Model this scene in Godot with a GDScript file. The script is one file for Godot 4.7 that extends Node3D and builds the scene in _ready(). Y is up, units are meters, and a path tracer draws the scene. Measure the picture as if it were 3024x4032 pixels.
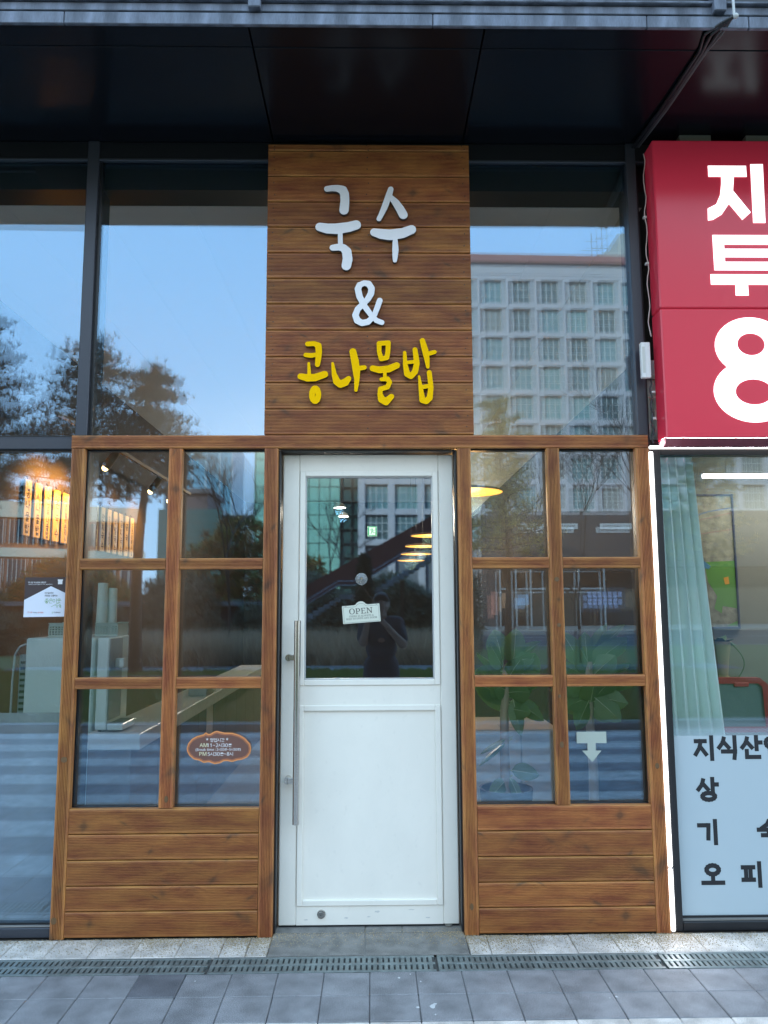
extends Node3D

const SIGN_STROKES := {
	"국": [[Vector3(-237, 3785, 16), Vector3(-210, 3789, 17), Vector3(-182, 3789, 19), Vector3(-153, 3779, 24), Vector3(-143, 3756, 24), Vector3(-141, 3717, 24), Vector3(-146, 3665, 25)], [Vector3(-274, 3570, 24), Vector3(-234, 3561, 28), Vector3(-185, 3560, 30), Vector3(-120, 3570, 28), Vector3(-81, 3582, 26)], [Vector3(-166, 3540, 13), Vector3(-164, 3463, 13)], [Vector3(-205, 3454, 17), Vector3(-172, 3458, 19), Vector3(-148, 3453, 21), Vector3(-131, 3433, 25), Vector3(-126, 3391, 26), Vector3(-133, 3354, 25)]],
	"수": [[Vector3(104, 3785, 15), Vector3(93, 3748, 17), Vector3(72, 3687, 17), Vector3(52, 3640, 14), Vector3(40, 3616, 13)], [Vector3(105, 3738, 14), Vector3(130, 3709, 20), Vector3(154, 3671, 23), Vector3(170, 3640, 24)], [Vector3(15, 3541, 22), Vector3(51, 3532, 28), Vector3(100, 3527, 30), Vector3(165, 3537, 28), Vector3(213, 3557, 25)], [Vector3(126, 3502, 13), Vector3(127, 3447, 17), Vector3(125, 3404, 14), Vector3(124, 3384, 11)]],
	"&": [[Vector3(53, 3043, 14), Vector3(25, 3054, 14), Vector3(-3, 3083, 14), Vector3(-39, 3135, 16), Vector3(-63, 3184, 17), Vector3(-72, 3226, 17), Vector3(-63, 3248, 16), Vector3(-39, 3259, 15), Vector3(-15, 3254, 17), Vector3(0, 3230, 17), Vector3(-3, 3201, 17), Vector3(-21, 3169, 16), Vector3(-47, 3142, 16), Vector3(-73, 3115, 16), Vector3(-85, 3083, 17), Vector3(-75, 3054, 18), Vector3(-51, 3040, 17), Vector3(-19, 3046, 16), Vector3(13, 3079, 14), Vector3(30, 3125, 15), Vector3(43, 3163, 15)]],
	"콩": [[Vector3(-334, 2926, 13), Vector3(-298, 2928, 13), Vector3(-278, 2917, 17), Vector3(-275, 2884, 17), Vector3(-278, 2842, 15), Vector3(-282, 2815, 13)], [Vector3(-343, 2867, 12), Vector3(-314, 2864, 13), Vector3(-282, 2870, 11)], [Vector3(-327, 2822, 7), Vector3(-324, 2760, 10)], [Vector3(-369, 2752, 16), Vector3(-333, 2744, 20), Vector3(-293, 2746, 20), Vector3(-244, 2763, 18)], [Vector3(-276, 2654, 15), Vector3(-278, 2640, 15), Vector3(-282, 2628, 15), Vector3(-289, 2621, 15), Vector3(-296, 2621, 15), Vector3(-303, 2628, 15), Vector3(-308, 2640, 15), Vector3(-309, 2654, 15), Vector3(-308, 2669, 15), Vector3(-303, 2681, 15), Vector3(-297, 2688, 15), Vector3(-289, 2688, 15), Vector3(-282, 2681, 15), Vector3(-278, 2669, 15), Vector3(-276, 2654, 15)]],
	"나": [[Vector3(-203, 2822, 7), Vector3(-195, 2765, 13), Vector3(-181, 2724, 19), Vector3(-162, 2711, 20), Vector3(-138, 2720, 20), Vector3(-120, 2740, 14)], [Vector3(-98, 2885, 18), Vector3(-87, 2834, 20), Vector3(-79, 2777, 19), Vector3(-77, 2736, 14), Vector3(-82, 2679, 9)], [Vector3(-67, 2795, 13), Vector3(-38, 2800, 12)]],
	"물": [[Vector3(41, 2929, 13), Vector3(87, 2933, 13), Vector3(84, 2884, 13), Vector3(79, 2853, 13), Vector3(50, 2846, 13), Vector3(39, 2884, 12), Vector3(39, 2929, 13)], [Vector3(5, 2795, 16), Vector3(40, 2787, 18), Vector3(88, 2792, 19), Vector3(130, 2811, 17)], [Vector3(68, 2781, 9), Vector3(68, 2744, 10)], [Vector3(50, 2736, 10), Vector3(82, 2739, 13), Vector3(93, 2721, 13), Vector3(81, 2695, 13), Vector3(45, 2685, 13), Vector3(42, 2658, 13), Vector3(51, 2630, 19), Vector3(73, 2617, 19), Vector3(102, 2645, 14)]],
	"밥": [[Vector3(172, 2880, 9), Vector3(174, 2818, 12), Vector3(184, 2765, 16), Vector3(203, 2754, 16), Vector3(225, 2777, 16), Vector3(235, 2822, 15), Vector3(226, 2896, 13)], [Vector3(176, 2826, 9), Vector3(232, 2832, 10)], [Vector3(265, 2945, 14), Vector3(279, 2892, 17), Vector3(288, 2843, 14), Vector3(292, 2803, 9)], [Vector3(288, 2872, 12), Vector3(328, 2883, 11)], [Vector3(246, 2752, 6), Vector3(253, 2695, 11), Vector3(262, 2626, 16), Vector3(282, 2620, 16), Vector3(300, 2638, 16), Vector3(307, 2695, 13), Vector3(299, 2773, 13)], [Vector3(255, 2694, 11), Vector3(302, 2702, 11)]],
}

var rng := RandomNumberGenerator.new()
var taken := {}
var flat_font: SystemFont
var serif_font: SystemFont
var M := {}


# ---------------------------------------------------------------- mesh builder
class MB:
	var v := PackedVector3Array()
	var n := PackedVector3Array()
	var uv := PackedVector2Array()
	var c := PackedColorArray()
	var col := Color.WHITE

	func tri3(a: Vector3, b: Vector3, d: Vector3, na: Vector3, nb: Vector3, nd: Vector3) -> void:
		v.append(a); v.append(d); v.append(b)
		n.append(na); n.append(nd); n.append(nb)
		for p in [a, d, b]:
			uv.append(Vector2(p.x, p.y))
			c.append(col)

	func tri(a: Vector3, b: Vector3, d: Vector3) -> void:
		var m := (b - a).cross(d - a).normalized()
		tri3(a, b, d, m, m, m)

	func quad(a: Vector3, b: Vector3, d: Vector3, e: Vector3) -> void:
		tri(a, b, d)
		tri(a, d, e)

	func quad_uv(a: Vector3, b: Vector3, d: Vector3, e: Vector3, ua: Vector2, ub: Vector2, ud: Vector2, ue: Vector2) -> void:
		var s := uv.size()
		quad(a, b, d, e)
		uv[s] = ua; uv[s + 1] = ud; uv[s + 2] = ub
		uv[s + 3] = ua; uv[s + 4] = ue; uv[s + 5] = ud

	func away(o: Vector3, a: Vector3, b: Vector3, d: Vector3, e: Vector3) -> void:
		if (b - a).cross(d - a).dot((a + d) * 0.5 - o) < 0.0:
			quad(a, e, d, b)
		else:
			quad(a, b, d, e)

	func box(lo: Vector3, hi: Vector3, bev := 0.0) -> void:
		var o := (lo + hi) * 0.5
		var h := (hi - lo) * 0.5
		var q := minf(bev, minf(h.x, minf(h.y, h.z)) * 0.9)
		for ax in 3:
			var b := (ax + 1) % 3
			var d := (ax + 2) % 3
			for s in [-1.0, 1.0]:
				var p: Array[Vector3] = []
				for k in [[-1.0, -1.0], [1.0, -1.0], [1.0, 1.0], [-1.0, 1.0]]:
					var t := Vector3.ZERO
					t[ax] = s * h[ax]
					t[b] = k[0] * (h[b] - q)
					t[d] = k[1] * (h[d] - q)
					p.append(o + t)
				away(o, p[0], p[1], p[2], p[3])
		if q <= 0.0:
			return
		for ax in 3:
			var b := (ax + 1) % 3
			var d := (ax + 2) % 3
			for s in [-1.0, 1.0]:
				for r in [-1.0, 1.0]:
					var t1 := Vector3.ZERO
					t1[b] = s * h[b]
					t1[d] = r * (h[d] - q)
					t1[ax] = h[ax] - q
					var t2 := t1
					t2[ax] = -t1[ax]
					var t3 := Vector3.ZERO
					t3[b] = s * (h[b] - q)
					t3[d] = r * h[d]
					t3[ax] = t2[ax]
					var t4 := t3
					t4[ax] = t1[ax]
					away(o, o + t1, o + t2, o + t3, o + t4)
		for sx in [-1.0, 1.0]:
			for sy in [-1.0, 1.0]:
				for sz in [-1.0, 1.0]:
					var a := o + Vector3(sx * h.x, sy * (h.y - q), sz * (h.z - q))
					var b := o + Vector3(sx * (h.x - q), sy * h.y, sz * (h.z - q))
					var d := o + Vector3(sx * (h.x - q), sy * (h.y - q), sz * h.z)
					if (b - a).cross(d - a).dot(a - o) < 0.0:
						tri(a, d, b)
					else:
						tri(a, b, d)

	func cyl(p: Vector3, q: Vector3, r0: float, r1: float, k := 16, caps := true) -> void:
		var ax := (q - p).normalized()
		var s := ax.cross(Vector3.UP if absf(ax.y) < 0.9 else Vector3.RIGHT).normalized()
		var t := ax.cross(s)
		for i in k:
			var a0 := TAU * i / k
			var a1 := TAU * (i + 1) / k
			var d0 := s * cos(a0) + t * sin(a0)
			var d1 := s * cos(a1) + t * sin(a1)
			tri3(p + d0 * r0, p + d1 * r0, q + d1 * r1, d0, d1, d1)
			tri3(p + d0 * r0, q + d1 * r1, q + d0 * r1, d0, d1, d0)
			if caps:
				if r1 > 0.0001:
					tri(q, q + d0 * r1, q + d1 * r1)
				if r0 > 0.0001:
					tri(p, p + d1 * r0, p + d0 * r0)

	func tube(pts: Array, r: float, k := 8, r_end := -1.0) -> void:
		for i in pts.size() - 1:
			var a := r if r_end < 0.0 else lerpf(r, r_end, float(i) / (pts.size() - 1))
			var b := r if r_end < 0.0 else lerpf(r, r_end, float(i + 1) / (pts.size() - 1))
			cyl(pts[i], pts[i + 1], a, b, k, i == 0 or i == pts.size() - 2)

	func ball(o: Vector3, r: Vector3, k := 12) -> void:
		for i in k:
			for j in k / 2:
				var p: Array[Vector3] = []
				for w in [[i, j], [i + 1, j], [i + 1, j + 1], [i, j + 1]]:
					var a: float = TAU * w[0] / k
					var e: float = PI * w[1] / (k / 2) - PI / 2
					p.append(Vector3(cos(a) * cos(e), sin(e), -sin(a) * cos(e)))
				tri3(o + p[0] * r, o + p[1] * r, o + p[2] * r, p[0], p[1], p[2])
				tri3(o + p[0] * r, o + p[2] * r, o + p[3] * r, p[0], p[2], p[3])

	# prof: Vector2(radius, height), outside seen with the profile going up
	func lathe(o: Vector3, prof: Array, k := 24) -> void:
		for i in prof.size() - 1:
			var e: Vector2 = prof[i + 1] - prof[i]
			var nn := Vector2(e.y, -e.x).normalized()
			for j in k:
				var a := TAU * j / k
				var b := TAU * (j + 1) / k
				var da := Vector3(cos(a), 0, -sin(a))
				var db := Vector3(cos(b), 0, -sin(b))
				var p0: Vector3 = o + da * prof[i].x + Vector3.UP * prof[i].y
				var p1: Vector3 = o + db * prof[i].x + Vector3.UP * prof[i].y
				var p2: Vector3 = o + db * prof[i + 1].x + Vector3.UP * prof[i + 1].y
				var p3: Vector3 = o + da * prof[i + 1].x + Vector3.UP * prof[i + 1].y
				var na := da * nn.x + Vector3.UP * nn.y
				var nb := db * nn.x + Vector3.UP * nn.y
				if p0.distance_squared_to(p1) > 1e-12:
					tri3(p0, p1, p2, na, nb, nb)
				if p2.distance_squared_to(p3) > 1e-12:
					tri3(p0, p2, p3, na, nb, na)

	# outers and holes in a plane: point = o + right * x + up * y, facing right x up
	func fill(outers: Array, holes: Array, o: Vector3, right: Vector3, up: Vector3) -> void:
		var nn := right.cross(up).normalized()
		var pieces: Array = outers.duplicate()
		for h in holes:
			var r := Rect2(h[0], Vector2.ZERO)
			for q in h:
				r = r.expand(q)
			var cx := r.get_center().x
			var next: Array = []
			for p in pieces:
				var pr := Rect2(p[0], Vector2.ZERO)
				for q in p:
					pr = pr.expand(q)
				if not pr.intersects(r, true):
					next.append(p)
					continue
				var big := 1e4
				for side in [PackedVector2Array([Vector2(-big, -big), Vector2(cx, -big), Vector2(cx, big), Vector2(-big, big)]), PackedVector2Array([Vector2(cx, -big), Vector2(big, -big), Vector2(big, big), Vector2(cx, big)])]:
					for w in Geometry2D.intersect_polygons(p, side):
						for z in Geometry2D.clip_polygons(w, h):
							if not Geometry2D.is_polygon_clockwise(z):
								next.append(z)
			pieces = next
		for p in pieces:
			var ix := Geometry2D.triangulate_polygon(p)
			for i in range(0, ix.size(), 3):
				var t: Array[Vector3] = []
				for j in 3:
					var w: Vector2 = p[ix[i + j]]
					t.append(o + right * w.x + up * w.y)
				if (t[1] - t[0]).cross(t[2] - t[0]).dot(nn) < 0.0:
					tri(t[0], t[2], t[1])
				else:
					tri(t[0], t[1], t[2])

	func walls(loops: Array, o: Vector3, right: Vector3, up: Vector3, back: Vector3, inside := false) -> void:
		for p in loops:
			var cw := Geometry2D.is_polygon_clockwise(p) != inside
			for i in p.size():
				var a: Vector2 = p[i]
				var b: Vector2 = p[(i + 1) % p.size()]
				var pa := o + right * a.x + up * a.y
				var pb := o + right * b.x + up * b.y
				if cw:
					quad(pa, pb, pb + back, pa + back)
				else:
					quad(pb, pa, pa + back, pb + back)

	func add_mesh(m: Mesh, xf: Transform3D) -> void:
		for s in m.get_surface_count():
			var arr := m.surface_get_arrays(s)
			var vv: PackedVector3Array = arr[Mesh.ARRAY_VERTEX]
			var nn: PackedVector3Array = arr[Mesh.ARRAY_NORMAL]
			var ix: PackedInt32Array = arr[Mesh.ARRAY_INDEX] if arr[Mesh.ARRAY_INDEX] != null else PackedInt32Array(range(vv.size()))
			for i in ix:
				var p := xf * vv[i]
				v.append(p)
				n.append((xf.basis * nn[i]).normalized())
				uv.append(Vector2(p.x, p.y))
				c.append(col)

	func mesh() -> ArrayMesh:
		var arr := []
		arr.resize(Mesh.ARRAY_MAX)
		arr[Mesh.ARRAY_VERTEX] = v
		arr[Mesh.ARRAY_NORMAL] = n
		arr[Mesh.ARRAY_TEX_UV] = uv
		arr[Mesh.ARRAY_COLOR] = c
		var m := ArrayMesh.new()
		m.add_surface_from_arrays(Mesh.PRIMITIVE_TRIANGLES, arr)
		return m


# ---------------------------------------------------------------- naming and nodes
func numbered(called: String) -> String:
	if not taken.has(called):
		taken[called] = 0
		return called
	taken[called] += 1
	return "%s_%03d" % [called, taken[called]]

func tag(o: Node3D, label: String, category: String, group := "") -> Node3D:
	o.set_meta("label", label)
	o.set_meta("category", category)
	if group:
		o.set_meta("group", group)
	return o

func thing(called: String, label: String, category: String, at := Vector3.ZERO, group := "") -> Node3D:
	var o := Node3D.new()
	o.name = numbered(called)
	add_child(o, true)
	o.position = at
	return tag(o, label, category, group)

func structure(called: String) -> Node3D:
	var o := Node3D.new()
	o.name = numbered(called)
	o.set_meta("kind", "structure")
	add_child(o, true)
	return o

func put(called: String, mesh: Mesh, m: Material, parent: Node3D = null) -> MeshInstance3D:
	var o := MeshInstance3D.new()
	o.mesh = mesh
	o.material_override = m
	if parent == null:
		o.name = numbered(called)
		add_child(o, true)
		return o
	var k := 0
	var want := called
	while parent.has_node(NodePath(want)):
		k += 1
		want = "%s_%03d" % [called, k]
	o.name = want
	parent.add_child(o, true)
	return o

func pbox(called: String, lo: Vector3, hi: Vector3, m: Material, parent: Node3D = null, bev := 0.0) -> MeshInstance3D:
	var b := MB.new()
	b.box(lo, hi, bev)
	return put(called, b.mesh(), m, parent)

func copy(o: Node3D, called: String, at: Vector3, label := "") -> Node3D:
	var r: Node3D = o.duplicate()
	r.name = numbered(called)
	add_child(r, true)
	r.position = at
	if label:
		r.set_meta("label", label)
	return r

func stuff(o: Node3D) -> Node3D:
	o.set_meta("kind", "stuff")
	return o

func scatter(called: String, mesh: Mesh, m: Material, xfs: Array, cols: Array, parent: Node3D = null) -> MultiMeshInstance3D:
	var mm := MultiMesh.new()
	mm.transform_format = MultiMesh.TRANSFORM_3D
	mm.use_colors = true
	mm.mesh = mesh
	mm.instance_count = xfs.size()
	for i in xfs.size():
		mm.set_instance_transform(i, xfs[i])
		mm.set_instance_color(i, cols[i])
	var o := MultiMeshInstance3D.new()
	o.multimesh = mm
	o.material_override = m
	o.set_meta("kind", "stuff")
	if parent:
		o.name = called
		parent.add_child(o, true)
	else:
		o.name = numbered(called)
		add_child(o, true)
	return o


# ---------------------------------------------------------------- materials
func lin(r: float, g: float, b: float) -> Color:
	return Color(r, g, b).linear_to_srgb()

func solid(r: float, g: float, b: float, rough := 0.6, metal := 0.0) -> StandardMaterial3D:
	var m := StandardMaterial3D.new()
	m.albedo_color = lin(r, g, b)
	m.roughness = rough
	m.metallic = metal
	return m

func glow(r: float, g: float, b: float, e: float) -> StandardMaterial3D:
	var m := solid(minf(r, 0.8), minf(g, 0.8), minf(b, 0.8), 0.5)
	m.emission_enabled = true
	m.emission = lin(r, g, b)
	m.emission_energy_multiplier = e
	return m

func noise(freq: float, octaves: int, sd: int, kind := FastNoiseLite.TYPE_SIMPLEX_SMOOTH) -> FastNoiseLite:
	var f := FastNoiseLite.new()
	f.seed = sd
	f.noise_type = kind
	f.frequency = freq
	f.fractal_octaves = octaves
	return f

# grey mottling round 1.0 as a tile: cloudy stains plus fine speckle
func mottle(size: int, cloud: float, speck: float, sd: int, light_specks := 0.0) -> ImageTexture:
	var a := noise(4.0 / size, 4, sd).get_seamless_image(size, size)
	var b := noise(0.35, 2, sd + 7).get_seamless_image(size, size)
	var im := Image.create(size, size, false, Image.FORMAT_RGB8)
	for y in size:
		for x in size:
			var s := b.get_pixel(x, y).r
			var k := 0.8 + (a.get_pixel(x, y).r - 0.5) * cloud + (s - 0.5) * speck
			if light_specks > 0.0 and s > 0.86:
				k += light_specks
			k = clampf(k, 0.0, 1.0)
			im.set_pixel(x, y, Color(k, k, k))
	return ImageTexture.create_from_image(im)

# paint with faint smears and a few scuffs
func grime() -> ImageTexture:
	var a := noise(0.008, 4, 71).get_seamless_image(512, 512)
	var b := noise(0.05, 3, 73).get_seamless_image(512, 512)
	var im := Image.create(512, 512, false, Image.FORMAT_RGB8)
	for y in 512:
		for x in 512:
			var k := 0.985 + (a.get_pixel(x, y).r - 0.5) * 0.025
			var s := b.get_pixel(x, y).r
			if s > 0.78:
				k -= (s - 0.78) * 0.12
			im.set_pixel(x, y, Color(k, k, k - 0.004))
	return ImageTexture.create_from_image(im)

func stone(r: float, g: float, b: float, rough: float, tex: Texture2D, per_metre: float) -> StandardMaterial3D:
	var m := solid(r * 1.6, g * 1.6, b * 1.6, rough)
	m.albedo_texture = tex
	m.uv1_triplanar = true
	m.uv1_world_triplanar = true
	m.uv1_scale = Vector3.ONE * per_metre
	m.vertex_color_use_as_albedo = true
	return m

# stained pine decking, 3.2 m by 0.3 m
func wood_texture(sd: int) -> ImageTexture:
	var w := 2048
	var h := 192
	var im := Image.create(w, h, false, Image.FORMAT_RGB8)
	var n1 := noise(0.9, 3, sd)
	var n2 := noise(3.0, 3, sd + 11)
	var n3 := noise(26.0, 2, sd + 23)
	var n4 := noise(3.2, 2, sd + 41)
	var r := RandomNumberGenerator.new()
	r.seed = sd * 77 + 5
	var knots := []
	for i in 22:
		knots.append([r.randf() * 3.2, r.randf() * 0.3, 0.007 + r.randf() * 0.011, r.randf_range(-1.6, 1.6), r.randf_range(0.35, 1.0)])
	for y in h:
		for x in w:
			var px := 3.2 * x / w
			var py := 0.3 * y / h
			var wy := py
			var dark := 0.0
			var ring := 0.0
			for k in knots:
				var dx: float = px - k[0]
				var dy: float = py - k[1]
				if absf(dx) > 0.13 or absf(dy) > 0.11:
					continue
				var sx: float = dx - dy * k[3]
				var d2: float = (sx * sx * 0.35 + dy * dy) / (k[2] * k[2])
				wy += dy * 0.9 * exp(-d2 * 0.12)
				dark += k[4] * (exp(-d2 * 0.8) + 0.5 * exp(-(sx * sx * 1.6 + dy * dy * 0.10) / (k[2] * k[2])))
				ring += sin(sqrt(d2) * 5.0) * exp(-d2 * 0.3)
			var g := n1.get_noise_2d(px * 1.4, wy * 16.0)
			var f := n2.get_noise_2d(px * 2.2, wy * 60.0)
			var s := n3.get_noise_2d(px * 1.2, wy * 9.0)
			var band := 0.5 + 0.5 * sin(wy * 260.0 + g * 9.0 + ring * 0.8)
			var t := clampf(0.46 + g * 0.22 + f * 0.22 + (band - 0.5) * 0.12 + s * 0.12, 0.0, 1.0)
			var bl := n4.get_noise_2d(px * 1.3, py * 4.0)
			t = clampf(t + bl * 0.22, 0.0, 1.0)
			var cr := lerpf(0.20, 0.61, t)
			var cg := lerpf(0.064, 0.262, t + 0.08 * bl)
			var cb := lerpf(0.022, 0.072, t)
			var d := clampf(dark, 0.0, 1.0) * 0.62
			cr = lerpf(cr, 0.085, d)
			cg = lerpf(cg, 0.058, d)
			cb = lerpf(cb, 0.034, d)
			im.set_pixel(x, y, Color(cr, cg, cb).linear_to_srgb())
	return ImageTexture.create_from_image(im)

# coated glass: part mirror, part clear
func glass(share: float) -> ORMMaterial3D:
	var im := Image.create(1, 1, false, Image.FORMAT_RGB8)
	im.fill(Color(1, 0, 1))
	var m := ORMMaterial3D.new()
	m.orm_texture = ImageTexture.create_from_image(im)
	m.albedo_color = Color(lin(0.43, 0.715, 1.0), share)
	m.transparency = BaseMaterial3D.TRANSPARENCY_ALPHA
	m.resource_name = "coated glass"
	return m


# ---------------------------------------------------------------- lettering
func ellipse(cx: float, cy: float, rx: float, ry: float, k := 14) -> Array:
	var p := []
	for i in k + 1:
		p.append(Vector2(cx + rx * cos(TAU * i / k), cy + ry * sin(TAU * i / k)))
	return p

func pl(a: Array) -> Array:
	var p := []
	for i in range(0, a.size(), 2):
		p.append(Vector2(a[i], a[i + 1]))
	return p

# strokes of a consonant in a unit box, y down
func jamo(k: int) -> Array:
	match k:
		0: return [pl([.08, .12, .9, .12, .84, .95])]
		1: return [pl([.1, .12, .48, .12, .4, .95]), pl([.55, .12, .95, .12, .9, .95])]
		2: return [pl([.12, .08, .12, .86, .94, .86])]
		3: return [pl([.9, .12, .12, .12, .12, .88, .94, .88])]
		5: return [pl([.1, .08, .88, .08, .88, .48, .12, .48, .12, .92, .94, .92])]
		6: return [pl([.12, .12, .88, .12, .88, .9, .12, .9, .12, .12])]
		7: return [pl([.12, .05, .12, .92, .88, .92, .88, .05]), pl([.12, .5, .88, .5])]
		9: return [pl([.52, .05, .42, .45, .05, .94]), pl([.47, .35, .95, .94])]
		11: return [ellipse(.5, .5, .4, .42)]
		12: return [pl([.1, .1, .9, .1]), pl([.52, .1, .42, .5, .05, .94]), pl([.46, .45, .95, .94])]
		14: return [pl([.35, -.06, .65, -.06]), pl([.1, .18, .9, .18]), pl([.52, .18, .42, .55, .05, .95]), pl([.46, .5, .95, .95])]
		15: return [pl([.08, .12, .9, .12, .84, .95]), pl([.08, .52, .86, .52])]
		16: return [pl([.9, .1, .12, .1, .12, .9, .94, .9]), pl([.12, .5, .85, .5])]
		17: return [pl([.04, .1, .96, .1]), pl([.3, .1, .3, .88]), pl([.7, .1, .7, .88]), pl([.04, .88, .96, .88])]
		18: return [pl([.35, -.02, .65, -.02]), pl([.08, .22, .92, .22]), ellipse(.5, .68, .32, .28)]
	return []

func vowel(k: int) -> Array:
	match k:
		0: return [pl([.4, .0, .4, 1.0]), pl([.4, .45, .95, .45])]
		1: return [pl([.25, .0, .25, .95]), pl([.75, .0, .75, 1.0]), pl([.25, .45, .75, .45])]
		4: return [pl([.65, .0, .65, 1.0]), pl([.1, .45, .65, .45])]
		5: return [pl([.4, .05, .4, .95]), pl([.85, .0, .85, 1.0]), pl([.0, .45, .4, .45])]
		6: return [pl([.65, .0, .65, 1.0]), pl([.1, .3, .65, .3]), pl([.1, .6, .65, .6])]
		8: return [pl([.5, .1, .5, .75]), pl([.0, .75, 1.0, .75])]
		13: return [pl([.0, .25, 1.0, .25]), pl([.5, .25, .5, 1.0])]
		18: return [pl([.0, .5, 1.0, .5])]
		20: return [pl([.6, .0, .6, 1.0])]
	return [pl([.6, .0, .6, 1.0])]

# all strokes of one syllable in a unit box, y down
func syllable(ch: int) -> Array:
	var ix := ch - 0xAC00
	var l := ix / 588
	var m := (ix % 588) / 28
	var t := ix % 28
	var tail := {1: 0, 4: 2, 7: 3, 8: 5, 16: 6, 17: 7, 19: 9, 21: 11, 22: 12, 27: 18}
	var parts := []
	var both := m == 19
	var level := m in [8, 12, 13, 17, 18] or both
	if level:
		if t:
			parts = [[jamo(l), Rect2(.18, .02, .64, .32)], [vowel(18 if both else m), Rect2(.03, .36, .94, .2)], [jamo(tail[t]), Rect2(.16, .62, .68, .36)]]
		else:
			parts = [[jamo(l), Rect2(.15, .04, .7, .46)], [vowel(18 if both else m), Rect2(.03, .54, .94, .42)]]
	elif t:
		parts = [[jamo(l), Rect2(.04, .04, .5, .46)], [vowel(m), Rect2(.6, .0, .38, .56)], [jamo(tail[t]), Rect2(.18, .62, .72, .36)]]
	else:
		parts = [[jamo(l), Rect2(.02, .1, .54, .72)], [vowel(m), Rect2(.6, .0, .38, 1.0)]]
	if both:
		parts[0][1].size.x *= 0.8
		parts.append([vowel(20), Rect2(.75, .0, .3, .55 if t else 1.0)])
	var out := []
	for p in parts:
		for s in p[0]:
			var q := []
			for w in s:
				q.append(p[1].position + w * p[1].size)
			out.append(q)
	return out

# union of round strokes (each point x, y, radius) -> [outer loops, hole loops]
func union(strokes: Array, k := 10, square := false) -> Array:
	var outs: Array = []
	for s in strokes:
		for i in maxi(1, s.size() - 1):
			var a: Vector3 = s[i]
			var b: Vector3 = s[mini(i + 1, s.size() - 1)]
			var pts := PackedVector2Array()
			for e in [a, b]:
				for j in k:
					var an := TAU * (j + 0.5) / k
					pts.append(Vector2(e.x, e.y) + Vector2(cos(an), sin(an)) * e.z)
			if square:
				pts = PackedVector2Array()
				var d := Vector2(b.x - a.x, b.y - a.y).normalized()
				var nn := Vector2(-d.y, d.x)
				for e in [[a, -1.0], [b, 1.0]]:
					for g in [-1.0, 1.0]:
						pts.append(Vector2(e[0].x, e[0].y) + d * e[0].z * e[1] + nn * e[0].z * g)
			var hull := Geometry2D.convex_hull(pts)
			if hull.size() > 3:
				hull.remove_at(hull.size() - 1)
				if Geometry2D.is_polygon_clockwise(hull):
					hull.reverse()
				outs.append(hull)
	# merge one by one, keeping holes apart
	var solid_loops: Array = []
	var holes: Array = []
	for h in outs:
		var cur: PackedVector2Array = h
		var rest: Array = []
		var new_holes: Array = []
		var todo: Array = solid_loops.duplicate()
		for p in todo:
			var u := Geometry2D.merge_polygons(cur, p)
			var o := []
			for z in u:
				if Geometry2D.is_polygon_clockwise(z):
					new_holes.append(z)
				else:
					o.append(z)
			if o.size() == 1:
				cur = o[0]
			else:
				rest.append(p)
		var left: Array = []
		for z in holes:
			var zz: PackedVector2Array = z.duplicate()
			zz.reverse()
			for w in Geometry2D.clip_polygons(zz, h):
				if not Geometry2D.is_polygon_clockwise(w):
					w.reverse()
					left.append(w)
		holes = left
		holes.append_array(new_holes)
		rest.append(cur)
		solid_loops = rest
	var hh: Array = []
	for z in holes:
		var zz: PackedVector2Array = z.duplicate()
		zz.reverse()
		hh.append(zz)
	return [solid_loops, hh]

# lettering of mixed Hangul and Latin, lying in a plane; returns the width
func write(b: MB, text: String, o: Vector3, right: Vector3, up: Vector3, h: float, weight: float, advance := 1.0, square := false, font: Font = null) -> float:
	var x := 0.0
	var k := 0
	while k < text.length():
		var ch := text.unicode_at(k)
		if ch >= 0xAC00 and ch <= 0xD7A3:
			var st := []
			for s in syllable(ch):
				var q := []
				for w in s:
					q.append(Vector3(w.x * 100.0, (1.0 - w.y) * 100.0, weight * 100.0))
				st.append(q)
			var u := union(st, 8, square)
			b.fill(u[0], u[1], o + right * x, right * (h / 100.0), up * (h / 100.0))
			x += h * advance
			k += 1
		elif ch == 32:
			x += h * 0.35
			k += 1
		else:
			var run := ""
			while k < text.length() and text.unicode_at(k) > 32 and text.unicode_at(k) < 0xAC00:
				run += text[k]
				k += 1
			var tm := TextMesh.new()
			tm.font = font if font else flat_font
			tm.font_size = 64
			tm.pixel_size = 0.01
			tm.depth = 0.0
			tm.curve_step = 2.0
			tm.horizontal_alignment = HORIZONTAL_ALIGNMENT_LEFT
			tm.vertical_alignment = VERTICAL_ALIGNMENT_BOTTOM
			tm.text = run
			var bb := tm.get_aabb()
			var sc := h / 0.47
			var nn := right.cross(up)
			b.add_mesh(tm, Transform3D(Basis(right * sc, up * sc, nn * sc), o + right * (x - bb.position.x * sc) - up * (0.15 * sc)))
			x += bb.size.x * sc + h * 0.08
	return x

# measured first so that a line can be centred
func write_centred(b: MB, text: String, mid: Vector3, right: Vector3, up: Vector3, h: float, weight: float, advance := 1.0, square := false, font: Font = null) -> void:
	var probe := MB.new()
	var w := write(probe, text, Vector3.ZERO, right, up, h, weight, advance, square, font)
	write(b, text, mid - right * (w * 0.5), right, up, h, weight, advance, square, font)


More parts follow.
